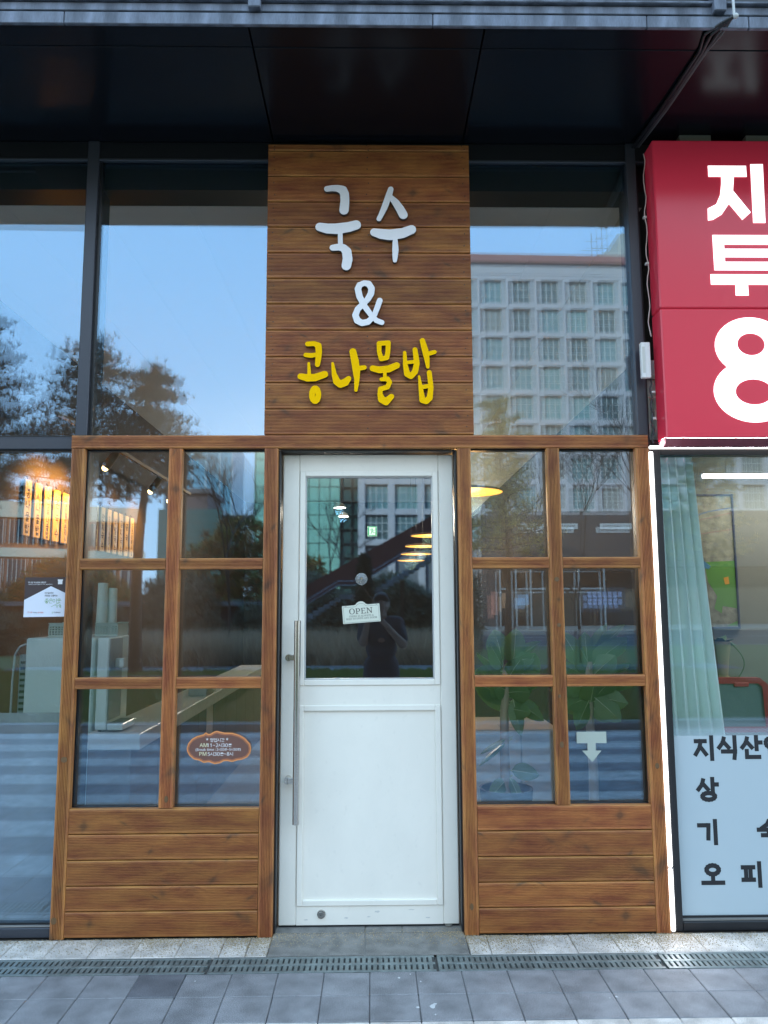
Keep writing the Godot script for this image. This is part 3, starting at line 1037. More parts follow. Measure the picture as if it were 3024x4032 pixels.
func door() -> void:
	var fr := thing("door_frame", "black metal frame round the white shop door", "door frame")
	pbox("jamb", Vector3(-0.4815, 0.005, -0.15), Vector3(-0.472, 2.374, -0.03), M.black, fr, 0.002)
	pbox("jamb", Vector3(0.431, 0.005, -0.15), Vector3(0.4405, 2.374, -0.03), M.black, fr, 0.002)
	pbox("head", Vector3(-0.4715, 2.368, -0.15), Vector3(0.4305, 2.378, -0.032), M.black, fr, 0.002)
	var d := thing("shop_door", "white metal shop door with a glazed upper half and a panelled lower half", "door")
	var z0 := -0.145
	var z1 := -0.100
	pbox("stile", Vector3(-0.466, 0.014, z0), Vector3(-0.3795, 2.363, z1), M.white, d, 0.004)
	pbox("stile", Vector3(0.3485, 0.014, z0), Vector3(0.426, 2.363, z1), M.white, d, 0.004)
	pbox("top_rail", Vector3(-0.3785, 2.262, z0), Vector3(0.3475, 2.363, z1 - 0.001), M.white, d, 0.0015)
	pbox("middle_rail", Vector3(-0.3785, 1.052, z0), Vector3(0.3475, 1.185, z1 - 0.001), M.white, d, 0.0015)
	pbox("bottom_rail", Vector3(-0.3785, 0.014, z0), Vector3(0.3475, 0.118, z1 - 0.001), M.white, d, 0.0015)
	ring_frame("glazing_moulding", -0.3775, 0.347, 1.168, 2.276, 0.029, -0.13, -0.0935, M.white, d, 0.0035)
	ring_frame("glazing_bead", -0.3485, 0.318, 1.197, 2.247, 0.006, -0.128, -0.104, solid(0.5, 0.5, 0.5, 0.4), d, 0.001)
	ring_frame("panel_moulding", -0.3775, 0.347, 0.104, 1.070, 0.029, -0.13, -0.0935, M.white, d, 0.0035)
	pbox("lower_panel", Vector3(-0.352, 0.13, -0.135), Vector3(0.322, 1.045, -0.1065), M.white, d, 0.001)
	pane("glass_pane", -0.3445, 0.314, 1.201, 2.243, -0.113, Vector2(0.0, 0.0), M.door_glass, d)
	pane("glass_pane", -0.3445, 0.314, 1.201, 2.243, -0.126, Vector2(0.0006, 0.0008), M.door_glass, d)
	# long tubular handle on two stand-offs
	var h := MB.new()
	h.cyl(Vector3(-0.378, 0.508, -0.035), Vector3(-0.378, 1.497, -0.035), 0.0165, 0.0165, 28)
	var handle := put("handle", h.mesh(), M.steel, d)
	for y in [1.312, 0.712]:
		var s := MB.new()
		s.cyl(Vector3(-0.423, y, -0.0995), Vector3(-0.423, y, -0.048), 0.017, 0.017, 20)
		s.box(Vector3(-0.423, y - 0.013, -0.062), Vector3(-0.378, y + 0.013, -0.036), 0.002)
		put("bracket", s.mesh(), M.steel, handle)
	var lk := MB.new()
	lk.cyl(Vector3(-0.254, 0.066, -0.102), Vector3(-0.254, 0.066, -0.094), 0.0215, 0.0195, 28)
	var lock := put("lock", lk.mesh(), M.steel, d)
	var pg := MB.new()
	pg.cyl(Vector3(-0.256, 0.065, -0.0942), Vector3(-0.256, 0.065, -0.0895), 0.0135, 0.013, 22)
	put("cylinder", pg.mesh(), solid(0.45, 0.44, 0.43, 0.3, 1.0), lock)
	pbox("key_slot", Vector3(-0.2605, 0.0642, -0.0896), Vector3(-0.2525, 0.0662, -0.0893), M.black, lock)
	# sill seal under the leaf
	pbox("bottom_seal", Vector3(-0.464, 0.0055, -0.142), Vector3(0.424, 0.0135, -0.106), M.black, d)
	var kick := MB.new()
	kick.cyl(Vector3(0.372, 0.0045, -0.108), Vector3(0.372, 0.0120, -0.108), 0.022, 0.020, 16)
	put("pivot", kick.mesh(), M.steel, d)

	# scuffs of shoes on the bottom rail and smudges round the handle
	var sc := solid(0.60, 0.59, 0.56, 0.6)
	for q in [[0.02, 0.075, 0.016, 0.005], [-0.02, 0.052, 0.010, 0.003], [-0.13, 0.047, 0.012, 0.004], [0.19, 0.083, 0.020, 0.0025], [0.27, 0.045, 0.014, 0.003], [-0.33, 0.04, 0.012, 0.004]]:
		var pp := PackedVector2Array()
		for j in 14:
			pp.append(Vector2(q[0] + cos(TAU * j / 14) * q[2] * rng.randf_range(0.5, 1.1), q[1] + sin(TAU * j / 14) * q[3] * rng.randf_range(0.5, 1.2)))
		var sm := MB.new()
		sm.fill([pp], [], Vector3(0, 0, -0.1006), Vector3.RIGHT, Vector3.UP)
		put("scuff", sm.mesh(), sc, d)

	# OPEN sign hung on a suction hook
	var cup := thing("suction_hook", "clear round suction hook stuck on the door glass above the open sign", "suction hook", Vector3(-0.056, 1.709, -0.1125))
	var cm := MB.new()
	var prof := [Vector2(0.0305, 0.0), Vector2(0.0295, 0.0022), Vector2(0.022, 0.0045), Vector2(0.012, 0.0085), Vector2(0.0075, 0.013), Vector2(0.0, 0.0135)]
	cm.lathe(Vector3.ZERO, prof, 32)
	var cupm := solid(0.75, 0.8, 0.8, 0.08)
	cupm.transparency = BaseMaterial3D.TRANSPARENCY_ALPHA
	cupm.albedo_color.a = 0.22
	put("cup", cm.mesh(), cupm, cup).rotation.x = PI / 2
	var rm := MB.new()
	for i in 32:
		var a := TAU * i / 32
		var e := TAU * (i + 1) / 32
		rm.cyl(Vector3(cos(a) * 0.030, sin(a) * 0.030, 0.001), Vector3(cos(e) * 0.030, sin(e) * 0.030, 0.001), 0.0008, 0.0008, 6, false)
	put("rim", rm.mesh(), solid(0.35, 0.38, 0.38, 0.2), cup)
	var hk := MB.new()
	hk.cyl(Vector3(0, 0.002, 0.012), Vector3(0, 0.002, 0.017), 0.0065, 0.006, 16)
	hk.tube([Vector3(0, 0, 0.015), Vector3(-0.004, -0.014, 0.016), Vector3(-0.001, -0.03, 0.014), Vector3(0.003, -0.034, 0.018), Vector3(0.004, -0.028, 0.021)], 0.0015, 6)
	put("hook", hk.mesh(), M.steel, cup)
	var os := thing("open_sign", "small cream sign reading OPEN hanging askew on the door glass", "sign", Vector3(-0.0565, 1.53, -0.099))
	os.rotation.z = deg_to_rad(4.2)
	var bp := PackedVector2Array()
	for q in [[-97, -46], [97, -46], [97, 46], [36, 46], [27, 49], [20, 57], [10, 62.5], [0, 64], [-10, 62.5], [-20, 57], [-27, 49], [-36, 46], [-97, 46]]:
		bp.append(Vector2(q[0], q[1]) * 0.001)
	var cream := solid(0.66, 0.68, 0.58, 0.5)
	var sb := MB.new()
	sb.fill([bp], [], Vector3(0, 0, 0.003), Vector3.RIGHT, Vector3.UP)
	sb.fill([bp], [], Vector3(0, 0, -0.003), Vector3.RIGHT, Vector3.UP)
	sb.walls([bp], Vector3(0, 0, 0.003), Vector3.RIGHT, Vector3.UP, Vector3(0, 0, -0.006))
	put("board", sb.mesh(), cream, os)
	var dark := solid(0.07, 0.065, 0.055, 0.7)
	var edge := MB.new()
	for k in bp.size():
		var a := bp[k]
		var e := bp[(k + 1) % bp.size()]
		edge.tube([Vector3(a.x, a.y, 0.0022), Vector3(e.x, e.y, 0.0022)], 0.0011, 6)
	put("dark_edge", edge.mesh(), dark, os)
	var ln := MB.new()
	var inner: Array = []
	for q in bp:
		inner.append(Vector3(q.x * 0.93 * 1000.0, (q.y - 0.002) * 0.86 * 1000.0, 0.5))
	inner.append(inner[0])
	var u := union([inner], 6)
	ln.fill(u[0], u[1], Vector3(0, 0, 0.0036), Vector3.RIGHT * 0.001, Vector3.UP * 0.001)
	put("line", ln.mesh(), dark, os)
	var tx := MB.new()
	write_centred(tx, "OPEN", Vector3(0, 0.0, 0.0036), Vector3.RIGHT * 1.15, Vector3.UP, 0.029, 0.05, 1.0, false, serif_font)
	write_centred(tx, "THERE IS ALWAYS A", Vector3(0, -0.0145, 0.0036), Vector3.RIGHT * 1.1, Vector3.UP, 0.0085, 0.05, 1.0, false, serif_font)
	write_centred(tx, "WAY TO OPEN ANY DOOR", Vector3(0, -0.027, 0.0036), Vector3.RIGHT * 1.1, Vector3.UP, 0.0085, 0.05, 1.0, false, serif_font)
	put("lettering", tx.mesh(), dark, os)
	var cord := MB.new()
	cord.tube([Vector3(-0.080, 0.040, 0.004), Vector3(0.0105, 0.145, 0.012)], 0.0007, 5)
	cord.tube([Vector3(0.082, 0.040, 0.004), Vector3(0.0115, 0.145, 0.012)], 0.0007, 5)
	put("cord", cord.mesh(), dark, os)


# ---------------------------------------------------------------- raised lettering
func lettering() -> void:
	var white := solid(0.84, 0.84, 0.88, 0.25)
	var yellow := solid(1.0, 0.56, 0.002, 0.6)
	yellow.metallic_specular = 0.12
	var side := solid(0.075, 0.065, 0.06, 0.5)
	var says := {"국": "raised white letter 국 at the upper left of the timber sign board", "수": "raised white letter 수 at the upper right of the timber sign board", "&": "raised white ampersand in the middle of the timber sign board", "콩": "raised yellow letter 콩, first of the yellow word on the sign board", "나": "raised yellow letter 나, second of the yellow word on the sign board", "물": "raised yellow letter 물, third of the yellow word on the sign board", "밥": "raised yellow letter 밥, last of the yellow word on the sign board"}
	for key in SIGN_STROKES:
		var st: Array = SIGN_STROKES[key]
		var u := union(st, 16)
		var o := thing("sign_letter", says[key], "sign letter")
		var face := MB.new()
		face.fill(u[0], u[1], Vector3(0, 0, 0.024), Vector3.RIGHT * 0.001, Vector3.UP * 0.001)
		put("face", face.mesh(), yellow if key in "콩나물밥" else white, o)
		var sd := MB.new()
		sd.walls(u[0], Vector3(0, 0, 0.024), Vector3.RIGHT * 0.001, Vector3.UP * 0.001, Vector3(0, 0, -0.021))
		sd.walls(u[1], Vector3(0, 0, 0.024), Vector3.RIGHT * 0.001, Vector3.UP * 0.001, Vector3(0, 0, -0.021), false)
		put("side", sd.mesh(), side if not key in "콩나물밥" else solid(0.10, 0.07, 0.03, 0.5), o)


# ---------------------------------------------------------------- the red sign of the next shop
func red_sign() -> void:
	var red := solid(0.68, 0.035, 0.070, 0.20)
	red.emission_enabled = true
	red.emission = lin(0.9, 0.06, 0.12)
	red.emission_energy_multiplier = 0.02  # faint glow added to the panel face, which gives no light of its own
	var s := thing("red_lightbox_sign", "big red illuminated box sign with white lettering over the shop on the right", "sign")
	var fz := 0.125
	pbox("upper_panel", Vector3(1.484, 3.0855, 0.0), Vector3(3.3, 4.01, fz), red, s, 0.006)
	pbox("lower_panel", Vector3(1.484, 2.405, 0.0), Vector3(3.3, 3.0825, fz), red, s, 0.006)
	var lip := MB.new()
	lip.quad(Vector3(1.502, 2.376, 0.05), Vector3(3.3, 2.376, 0.05), Vector3(3.3, 2.404, 0.118), Vector3(1.484, 2.404, 0.118))
	lip.quad(Vector3(1.484, 2.404, 0.0), Vector3(1.502, 2.376, 0.0), Vector3(1.502, 2.376, 0.05), Vector3(1.484, 2.404, 0.118))
	lip.quad(Vector3(1.502, 2.376, 0.05), Vector3(1.502, 2.376, 0.0), Vector3(3.3, 2.376, 0.0), Vector3(3.3, 2.376, 0.05))
	put("bottom_lip", lip.mesh(), solid(0.35, 0.09, 0.12, 0.15, 0.6), s)
	var lit := glow(0.95, 0.95, 1.0, 0.75)
	var mm := 0.001
	var loops := []
	loops.append([[[1773, 3803], [1975, 3803], [1975, 3864], [1773, 3864]], [[1839, 3768], [1840, 3803], [1907, 3803], [1898, 3725], [1984, 3605], [1938, 3563], [1872, 3652], [1830, 3592], [1783, 3563], [1757, 3559], [1759, 3625], [1805, 3649], [1829, 3701]], [[1994, 3547], [2058, 3547], [2065, 3874], [1999, 3873]]])
	loops.append([[[1775, 3287], [2115, 3287], [2115, 3333], [1833, 3333], [1833, 3358], [2110, 3358], [2110, 3404], [1833, 3404], [1833, 3427], [2115, 3427], [2115, 3479], [1775, 3479]], [[1753, 3209], [1880, 3209], [1878, 3151], [1945, 3151], [1945, 3209], [2140, 3209], [2140, 3265], [1753, 3265]]])
	for g in loops:
		var face := MB.new()
		for poly in g:
			var q := PackedVector2Array()
			for w in poly:
				q.append(Vector2(w[0], w[1]))
			face.fill([q], [], Vector3(0, 0, fz + 0.004), Vector3.RIGHT * mm, Vector3.UP * mm)
			face.walls([q], Vector3(0, 0, fz + 0.004), Vector3.RIGHT * mm, Vector3.UP * mm, Vector3(0, 0, -0.003))
		put("lit_letter", face.mesh(), lit, s)
	# the figure 8: two stacked ovals
	var o1 := PackedVector2Array()
	var o2 := PackedVector2Array()
	var h1 := PackedVector2Array()
	var h2 := PackedVector2Array()
	for i in 40:
		var e := Vector2(cos(TAU * i / 40), sin(TAU * i / 40))
		o1.append(Vector2(1940, 2880) + e * Vector2(186, 153))
		o2.append(Vector2(1940, 2644) + e * Vector2(205, 163))
		h1.append(Vector2(1941, 2890) + e * Vector2(71, 58))
		h2.append(Vector2(1941, 2640) + e * Vector2(95, 66))
	var u8 := Geometry2D.merge_polygons(o1, o2)
	var f8 := MB.new()
	f8.fill([u8[0]], [h1, h2], Vector3(0, 0, fz + 0.004), Vector3.RIGHT * mm, Vector3.UP * mm)
	f8.walls([u8[0], h1, h2], Vector3(0, 0, fz + 0.004), Vector3.RIGHT * mm, Vector3.UP * mm, Vector3(0, 0, -0.003))
	put("lit_number", f8.mesh(), lit, s)
	# brackets between sign and canopy
	for x in [1.66, 2.02, 2.6]:
		pbox("bracket", Vector3(x, 4.006, 0.02), Vector3(x + 0.17, 4.08, 0.06), solid(0.2, 0.2, 0.18, 0.5), s)
	# strip lights round the neighbour's window
	var strip := glow(1.0, 1.0, 1.0, 3.0)
	var l1 := thing("led_light", "thin white glowing strip light standing against the right timber post", "strip light")
	pbox("light_tube", Vector3(1.441, 0.30, -0.03), Vector3(1.460, 2.36, -0.006), strip, l1, 0.004)
	pbox("light_tube", Vector3(1.441, 0.004, -0.03), Vector3(1.460, 0.292, -0.006), strip, l1, 0.004)
	pbox("light_joint", Vector3(1.4405, 0.292, -0.031), Vector3(1.459, 0.300, -0.008), solid(0.4, 0.4, 0.38, 0.5), l1)
	var l2 := thing("led_light", "thin white glowing strip light lying level under the red sign", "strip light")
	pbox("light_tube", Vector3(1.441, 2.374, -0.015), Vector3(3.3, 2.390, 0.004), glow(1.0, 1.0, 1.0, 1.6), l2, 0.004)
	for a in [[Vector3(1.45, 1.2, -0.004), Vector2(0.015, 2.2), 0.5], [Vector3(2.37, 2.383, 0.011), Vector2(1.8, 0.015), 0.45]]:
		var al := AreaLight3D.new()
		al.name = numbered("strip_glow")
		al.area_size = a[1]
		al.light_energy = a[2]
		al.light_color = Color(0.95, 0.97, 1.0)
		al.shadow_enabled = true
		add_child(al)
		al.position = a[0]
		al.rotation.y = PI
	# white driver box and its cables
	var dr := thing("power_adapter", "white slim power adapter box fixed beside the red sign", "power adapter")
	pbox("case", Vector3(1.398, 2.735, 0.035), Vector3(1.446, 2.925, 0.062), solid(0.78, 0.78, 0.77, 0.4), dr, 0.003)
	pbox("label_plate", Vector3(1.403, 2.76, 0.0622), Vector3(1.417, 2.90, 0.0628), solid(0.6, 0.6, 0.56, 0.5), dr)
	pbox("rib", Vector3(1.4185, 2.737, 0.0622), Vector3(1.4205, 2.923, 0.0640), solid(0.7, 0.7, 0.7, 0.4), dr)
	var cable := MB.new()
	var pts := []
	for i in 26:
		var y := 3.99 - i * 0.041
		pts.append(Vector3(1.472 + 0.006 * sin(i * 1.3) - 0.012 * (i / 25.0), y, 0.03 + 0.004 * sin(i * 2.1)))
	cable.tube(pts, 0.0028, 6)
	var c1 := put("sign_cable", cable.mesh(), solid(0.62, 0.52, 0.48, 0.5))
	tag(c1, "pale thin cable running down the red sign's left edge to the adapter", "cable")
	var low := MB.new()
	var q2 := []
	for i in 16:
		q2.append(Vector3(1.452 + 0.006 * sin(i * 1.7) , 2.735 - i * 0.0225, 0.028 + 0.005 * cos(i * 1.9)))
	low.tube(q2, 0.005, 7)
	var c2 := put("sign_cable", low.mesh(), solid(0.04, 0.04, 0.045, 0.5))
	tag(c2, "black taped cable hanging below the white adapter to the strip lights", "cable")
	for y in [3.62, 3.36, 2.66, 2.52]:
		var tie := pbox("cable_clip", Vector3(1.453, y, 0.02), Vector3(1.471, y + 0.012, 0.04), solid(0.6, 0.6, 0.58, 0.4), null, 0.002)
		tag(tie, {3.62: "topmost small white clip on the cable beside the red sign", 3.36: "small white clip above the adapter on the sign cable", 2.66: "small white clip just below the white adapter", 2.52: "lowest small white clip on the black sign cable"}[y], "cable clip", "cable clips beside the red sign")
	# cable trunking across the canopy soffit
	var run := thing("canopy_cable", "bundle of black and grey cables crossing the dark canopy to the red sign", "cable")
	for w in [[0.0, 0.009, M.black], [0.014, 0.0045, solid(0.05, 0.05, 0.055, 0.4)], [-0.013, 0.007, M.black], [0.022, 0.0035, solid(0.12, 0.12, 0.125, 0.4)]]:
		var t := MB.new()
		t.tube([Vector3(1.445 + w[0], 4.06, -0.02), Vector3(1.485 + w[0], 4.068, 0.30), Vector3(1.51 + w[0], 4.072, 0.70), Vector3(1.505 + w[0] * 2.2, 4.074, 0.80), Vector3(1.545 + w[0], 4.09, 0.848), Vector3(1.575, 4.105, 0.87)], w[1], 8)
		put("strand", t.mesh(), w[2], run)
	var upc := MB.new()
	upc.tube([Vector3(1.577, 4.10, 0.872), Vector3(1.577, 4.8, 0.868)], 0.006, 8)
	upc.ball(Vector3(1.582, 4.102, 0.876), Vector3.ONE * 0.012, 10)
	put("riser", upc.mesh(), solid(0.5, 0.52, 0.53, 0.4), run)


# ---------------------------------------------------------------- stickers and foils on the glass
func flat(called: String, pts: Array, z: float, m: Material, parent: Node3D = null, unit := 0.001) -> MeshInstance3D:
	var q := PackedVector2Array()
	for p in pts:
		q.append(Vector2(p[0], p[1]))
	var b := MB.new()
	b.fill([q], [], Vector3(0, 0, z), Vector3.RIGHT * unit, Vector3.UP * unit)
	b.walls([q], Vector3(0, 0, z), Vector3.RIGHT * unit, Vector3.UP * unit, Vector3(0, 0, -0.0006))
	return put(called, b.mesh(), m, parent)

func shrunk(pts: Array, k: float) -> Array:
	var q := PackedVector2Array()
	for p in pts:
		q.append(Vector2(p[0], p[1]))
	var out := []
	for p in Geometry2D.offset_polygon(q, -k, Geometry2D.JOIN_ROUND)[0]:
		out.append([p.x, p.y])
	return out

func left_notices() -> void:
	# opening hours
	var out := [[-924, 872], [-918, 894], [-899, 917], [-874, 930], [-842, 938], [-837, 944], [-831, 947], [-825, 944], [-821, 940], [-809, 940], [-793, 950], [-776, 955], [-759, 950], [-739, 946], [-700, 945], [-663, 934], [-637, 919], [-626, 907], [-610, 892], [-604, 867], [-608, 845], [-622, 826], [-647, 814], [-675, 810], [-697, 803], [-722, 808], [-739, 807], [-759, 797], [-784, 793], [-801, 799], [-812, 803], [-840, 800], [-860, 811], [-888, 817], [-911, 836], [-922, 855]]
	var h := thing("hours_sticker", "brown wavy sticker with orange rim listing opening hours on the left timber window", "sticker")
	flat("rim", out, -0.0532, solid(0.78, 0.30, 0.10, 0.5), h)
	flat("inner_rim", shrunk(out, 6.0), -0.0524, solid(0.42, 0.15, 0.075, 0.5), h)
	flat("panel", shrunk(out, 12.5), -0.0516, solid(0.17, 0.080, 0.062, 0.5), h)
	var wt := MB.new()
	var R := Vector3.RIGHT
	var U := Vector3.UP
	var z := -0.0510
	write_centred(wt, "* 영업시간 *", Vector3(-0.773, 0.9005, z), R, U, 0.0185, 0.045, 0.98)
	write(wt, "11~2시30분", Vector3(-0.823, 0.876, z), R * 1.12, U, 0.0175, 0.05, 0.98)
	write_centred(wt, "(Break time : 2시30분~5시30분)", Vector3(-0.767, 0.858, z), R * 1.06, U, 0.0122, 0.05, 0.98)
	write(wt, "5시30분~8시", Vector3(-0.819, 0.834, z), R * 1.12, U, 0.0175, 0.05, 0.98)
	put("white_lettering", wt.mesh(), solid(0.82, 0.82, 0.84, 0.5), h)
	var yt := MB.new()
	write(yt, "AM", Vector3(-0.860, 0.8765, z), R * 1.1, U, 0.0185, 0.05)
	write(yt, "PM", Vector3(-0.860, 0.8345, z), R * 1.1, U, 0.0185, 0.05)
	put("cream_lettering", yt.mesh(), solid(0.82, 0.78, 0.50, 0.5), h)
	# charity notice in a clear sleeve
	var n := thing("charity_notice", "white and dark brown notice with green lettering taped inside the far left window", "notice")
	flat("sheet", [[-1764, 1520], [-1558, 1522], [-1561, 1721], [-1766, 1721]], -0.0532, solid(0.055, 0.035, 0.036, 0.5), n)
	flat("house_shape", [[-1764, 1520.5], [-1558.5, 1522.5], [-1560, 1642], [-1633, 1676], [-1764.5, 1607]], -0.0524, solid(0.68, 0.72, 0.82, 0.5), n)
	var zz := -0.0518
	var a := MB.new()
	write(a, "한나달 국수&콩나물밥은", Vector3(-1.749, 1.691, zz), R, U, 0.0082, 0.055, 0.98)
	write(a, "굿네이버스와 함께 아이들을 위한 따뜻한 나눔을 실천합니다", Vector3(-1.748, 1.683, zz), R, U, 0.0047, 0.05, 0.96)
	put("white_lettering", a.mesh(), solid(0.78, 0.78, 0.80, 0.5), n)
	var b := MB.new()
	write(b, "아이들에게", Vector3(-1.663, 1.637, zz), R, U, 0.0088, 0.06, 0.98)
	write(b, "희망을 선물하는", Vector3(-1.663, 1.6235, zz), R, U, 0.0092, 0.06, 0.98)
	write(b, "국수&", Vector3(-1.716, 1.540, zz), R, U, 0.0066, 0.06, 0.98)
	write(b, "굿네이버스", Vector3(-1.611, 1.540, zz), R, U, 0.0068, 0.06, 0.98)
	put("dark_lettering", b.mesh(), solid(0.04, 0.03, 0.03, 0.5), n)
	var g := MB.new()
	write(g, "좋은이웃", Vector3(-1.663, 1.589, zz), R, U, 0.0245, 0.035, 0.84)
	write(g, "가게", Vector3(-1.608, 1.566, zz), R, U, 0.0155, 0.045, 0.95)
	var roof := union([[Vector3(-1628, 1572, 0.9), Vector3(-1594, 1589, 0.9), Vector3(-1580, 1581, 0.9)]], 6)
	g.fill(roof[0], roof[1], Vector3(0, 0, zz), R * 0.001, U * 0.001)
	var swirl := union([[Vector3(-1622, 1543, 0.8), Vector3(-1619, 1540, 0.8), Vector3(-1615, 1543, 0.8), Vector3(-1617, 1547, 0.8)]], 6)
	g.fill(swirl[0], swirl[1], Vector3(0, 0, zz), R * 0.001, U * 0.001)
	put("green_lettering", g.mesh(), solid(0.14, 0.32, 0.06, 0.5), n)
	var rd := MB.new()
	write(rd, "한나달", Vector3(-1.744, 1.541, zz), R, U, 0.0075, 0.05, 1.1)
	write(rd, "콩나물밥", Vector3(-1.694, 1.540, zz), R, U, 0.0068, 0.055, 1.1)
	put("red_lettering", rd.mesh(), solid(0.62, 0.10, 0.06, 0.5), n)
	var ic := MB.new()
	ic.box(Vector3(-1.598, 1.686, -0.0522), Vector3(-1.576, 1.704, -0.0519))
	ic.box(Vector3(-1.600, 1.704, -0.0522), Vector3(-1.574, 1.710, -0.0518))
	put("shop_emblem", ic.mesh(), solid(0.75, 0.75, 0.77, 0.5), n)
	var sl := solid(0.7, 0.75, 0.7, 0.2)
	sl.transparency = BaseMaterial3D.TRANSPARENCY_ALPHA
	sl.albedo_color.a = 0.2
	pbox("clear_sleeve", Vector3(-1.5575, 1.53, -0.0536), Vector3(-1.5525, 1.716, -0.0526), solid(0.45, 0.52, 0.45, 0.4), n)
	# frosted foil on the far left window
	var fr := solid(0.30, 0.34, 0.35, 0.6)
	fr.transparency = BaseMaterial3D.TRANSPARENCY_ALPHA
	fr.albedo_color.a = 0.62
	var foil := pbox("frosted_foil", Vector3(-4.5, 0.062, -0.0785), Vector3(-1.54, 1.045, -0.0780), fr)
	tag(foil, "grey frosted foil over the lower half of the far left window", "window foil")
	# pale arrow on the right timber window
	var ar := flat("arrow_sticker", [[1024, 938], [1173, 938], [1173, 882], [1117, 882], [1117, 846], [1146, 846], [1098, 790], [1049, 846], [1077, 846], [1077, 882], [1023, 882]], -0.0525, solid(0.40, 0.45, 0.40, 0.5))
	tag(ar, "pale grey green arrow sticker pointing down on the right timber window", "sticker")


# ---------------------------------------------------------------- inside the shop
func lamp_light(at: Vector3, col: Color, e: float, size := 0.05) -> void:
	var l := OmniLight3D.new()
	l.name = numbered("lamp_light")
	l.light_color = col
	l.light_energy = e
	l.light_size = size
	l.omni_range = 16.0
	l.omni_attenuation = 2.0
	l.shadow_enabled = true
	add_child(l)
	l.position = at

func big_leaf(b: MB, base: Vector3, dir: Vector3, side: Vector3, length: float, width: float) -> void:
	var nn := dir.cross(side).normalized()
	var prev := []
	for i in 9:
		var t := i / 8.0
		var w := width * 0.5 * pow(sin(PI * pow(t, 0.85)), 0.75) if i > 0 and i < 8 else 0.0
		var mid := base + dir * (length * t) - Vector3.UP * (0.10 * length * t * t)
		var row := [mid + side * w + nn * (w * 0.22), mid, mid - side * w + nn * (w * 0.22)]
		if i > 0:
			for k in 2:
				b.quad(prev[k], prev[k + 1], row[k + 1], row[k])
		prev = row

func rubber_plant(label: String, at: Vector3, trunk: Array, leaves: Array, pot_r: float, pot_h: float) -> void:
	var o := thing("rubber_plant", label, "potted plant", at, "rubber plants behind the right timber window")
	var pot := MB.new()
	pot.lathe(Vector3.ZERO, [Vector2(0, 0.0), Vector2(pot_r * 0.78, 0.0), Vector2(pot_r * 0.95, pot_h * 0.8), Vector2(pot_r, pot_h), Vector2(pot_r * 0.93, pot_h), Vector2(pot_r * 0.9, pot_h * 0.9), Vector2(0, pot_h * 0.9)], 28)
	put("pot", pot.mesh(), solid(0.13, 0.145, 0.17, 0.5), o)
	var soil := MB.new()
	for i in 60:
		var a := rng.randf() * TAU
		var r := sqrt(rng.randf()) * pot_r * 0.85
		soil.ball(Vector3(cos(a) * r, pot_h * 0.9, sin(a) * r), Vector3(0.018, 0.010, 0.015), 6)
	put("soil", soil.mesh(), solid(0.12, 0.09, 0.06, 0.95), o)
	var tr := MB.new()
	var pts := []
	for q in trunk:
		pts.append(Vector3(q[0], q[1], q[2]))
	tr.tube(pts, 0.030, 12, 0.022)
	put("trunk", tr.mesh(), solid(0.44, 0.35, 0.26, 0.85), o)
	var gm := solid(0.105, 0.165, 0.06, 0.36)
	gm.backlight_enabled = true
	gm.backlight = lin(0.10, 0.20, 0.04)
	var vm := solid(0.52, 0.56, 0.30, 0.5)
	var top: Array = trunk[trunk.size() - 1]
	var all := leaves.duplicate()
	for i in 12:
		var a := rng.randf() * TAU
		var y: float = top[1] - rng.randf_range(0.0, 0.28)
		var ln := rng.randf_range(0.20, 0.30)
		all.append([top[0], y, top[2], top[0] + cos(a) * ln * 0.8, y + rng.randf_range(-0.05, 0.22), top[2] + sin(a) * ln * 0.6, rng.randf_range(0.10, 0.15), rng.randf_range(-0.5, 0.5)])
	for q in all:
		var b := MB.new()
		var base := Vector3(q[0], q[1], q[2])
		var tip := Vector3(q[3], q[4], q[5])
		var d := (tip - base).normalized()
		var s := d.cross(Vector3(0.2, 0.25, 1.0)).normalized()
		s = s.rotated(d, q[7])
		var ln := base.distance_to(tip)
		big_leaf(b, base, d, s, ln, q[6])
		var lf := put("leaf", b.mesh(), gm, o)
		var vb := MB.new()
		var nn := d.cross(s).normalized()
		vb.tube([base - d * 0.05 - Vector3.UP * 0.01, base + nn * 0.001, base + d * ln * 0.5 - Vector3.UP * 0.025 * ln + nn * 0.001, base + d * ln * 0.95 - Vector3.UP * 0.09 * ln + nn * 0.001], 0.0032, 5, 0.001)
		put("midrib", vb.mesh(), vm, lf)

func cup_stack(label: String, at: Vector3, r: float, h: float) -> void:
	var b := MB.new()
	var prof := [Vector2(0, 0)]
	var n := int(h / 0.0095)
	for i in n:
		var y := i * h / n
		var k := 1.0 - 0.16 * i / n
		prof.append(Vector2(r * k, y))
		prof.append(Vector2(r * k * 1.05, y + 0.002))
		prof.append(Vector2(r * k, y + 0.004))
	prof.append(Vector2(r * 0.80, h))
	prof.append(Vector2(0, h))
	b.lathe(Vector3.ZERO, prof, 20)
	var o := put("cup_stack", b.mesh(), solid(0.62, 0.70, 0.60, 0.6))
	o.position = at
	tag(o, label, "cup stack", "stacks of paper cups")

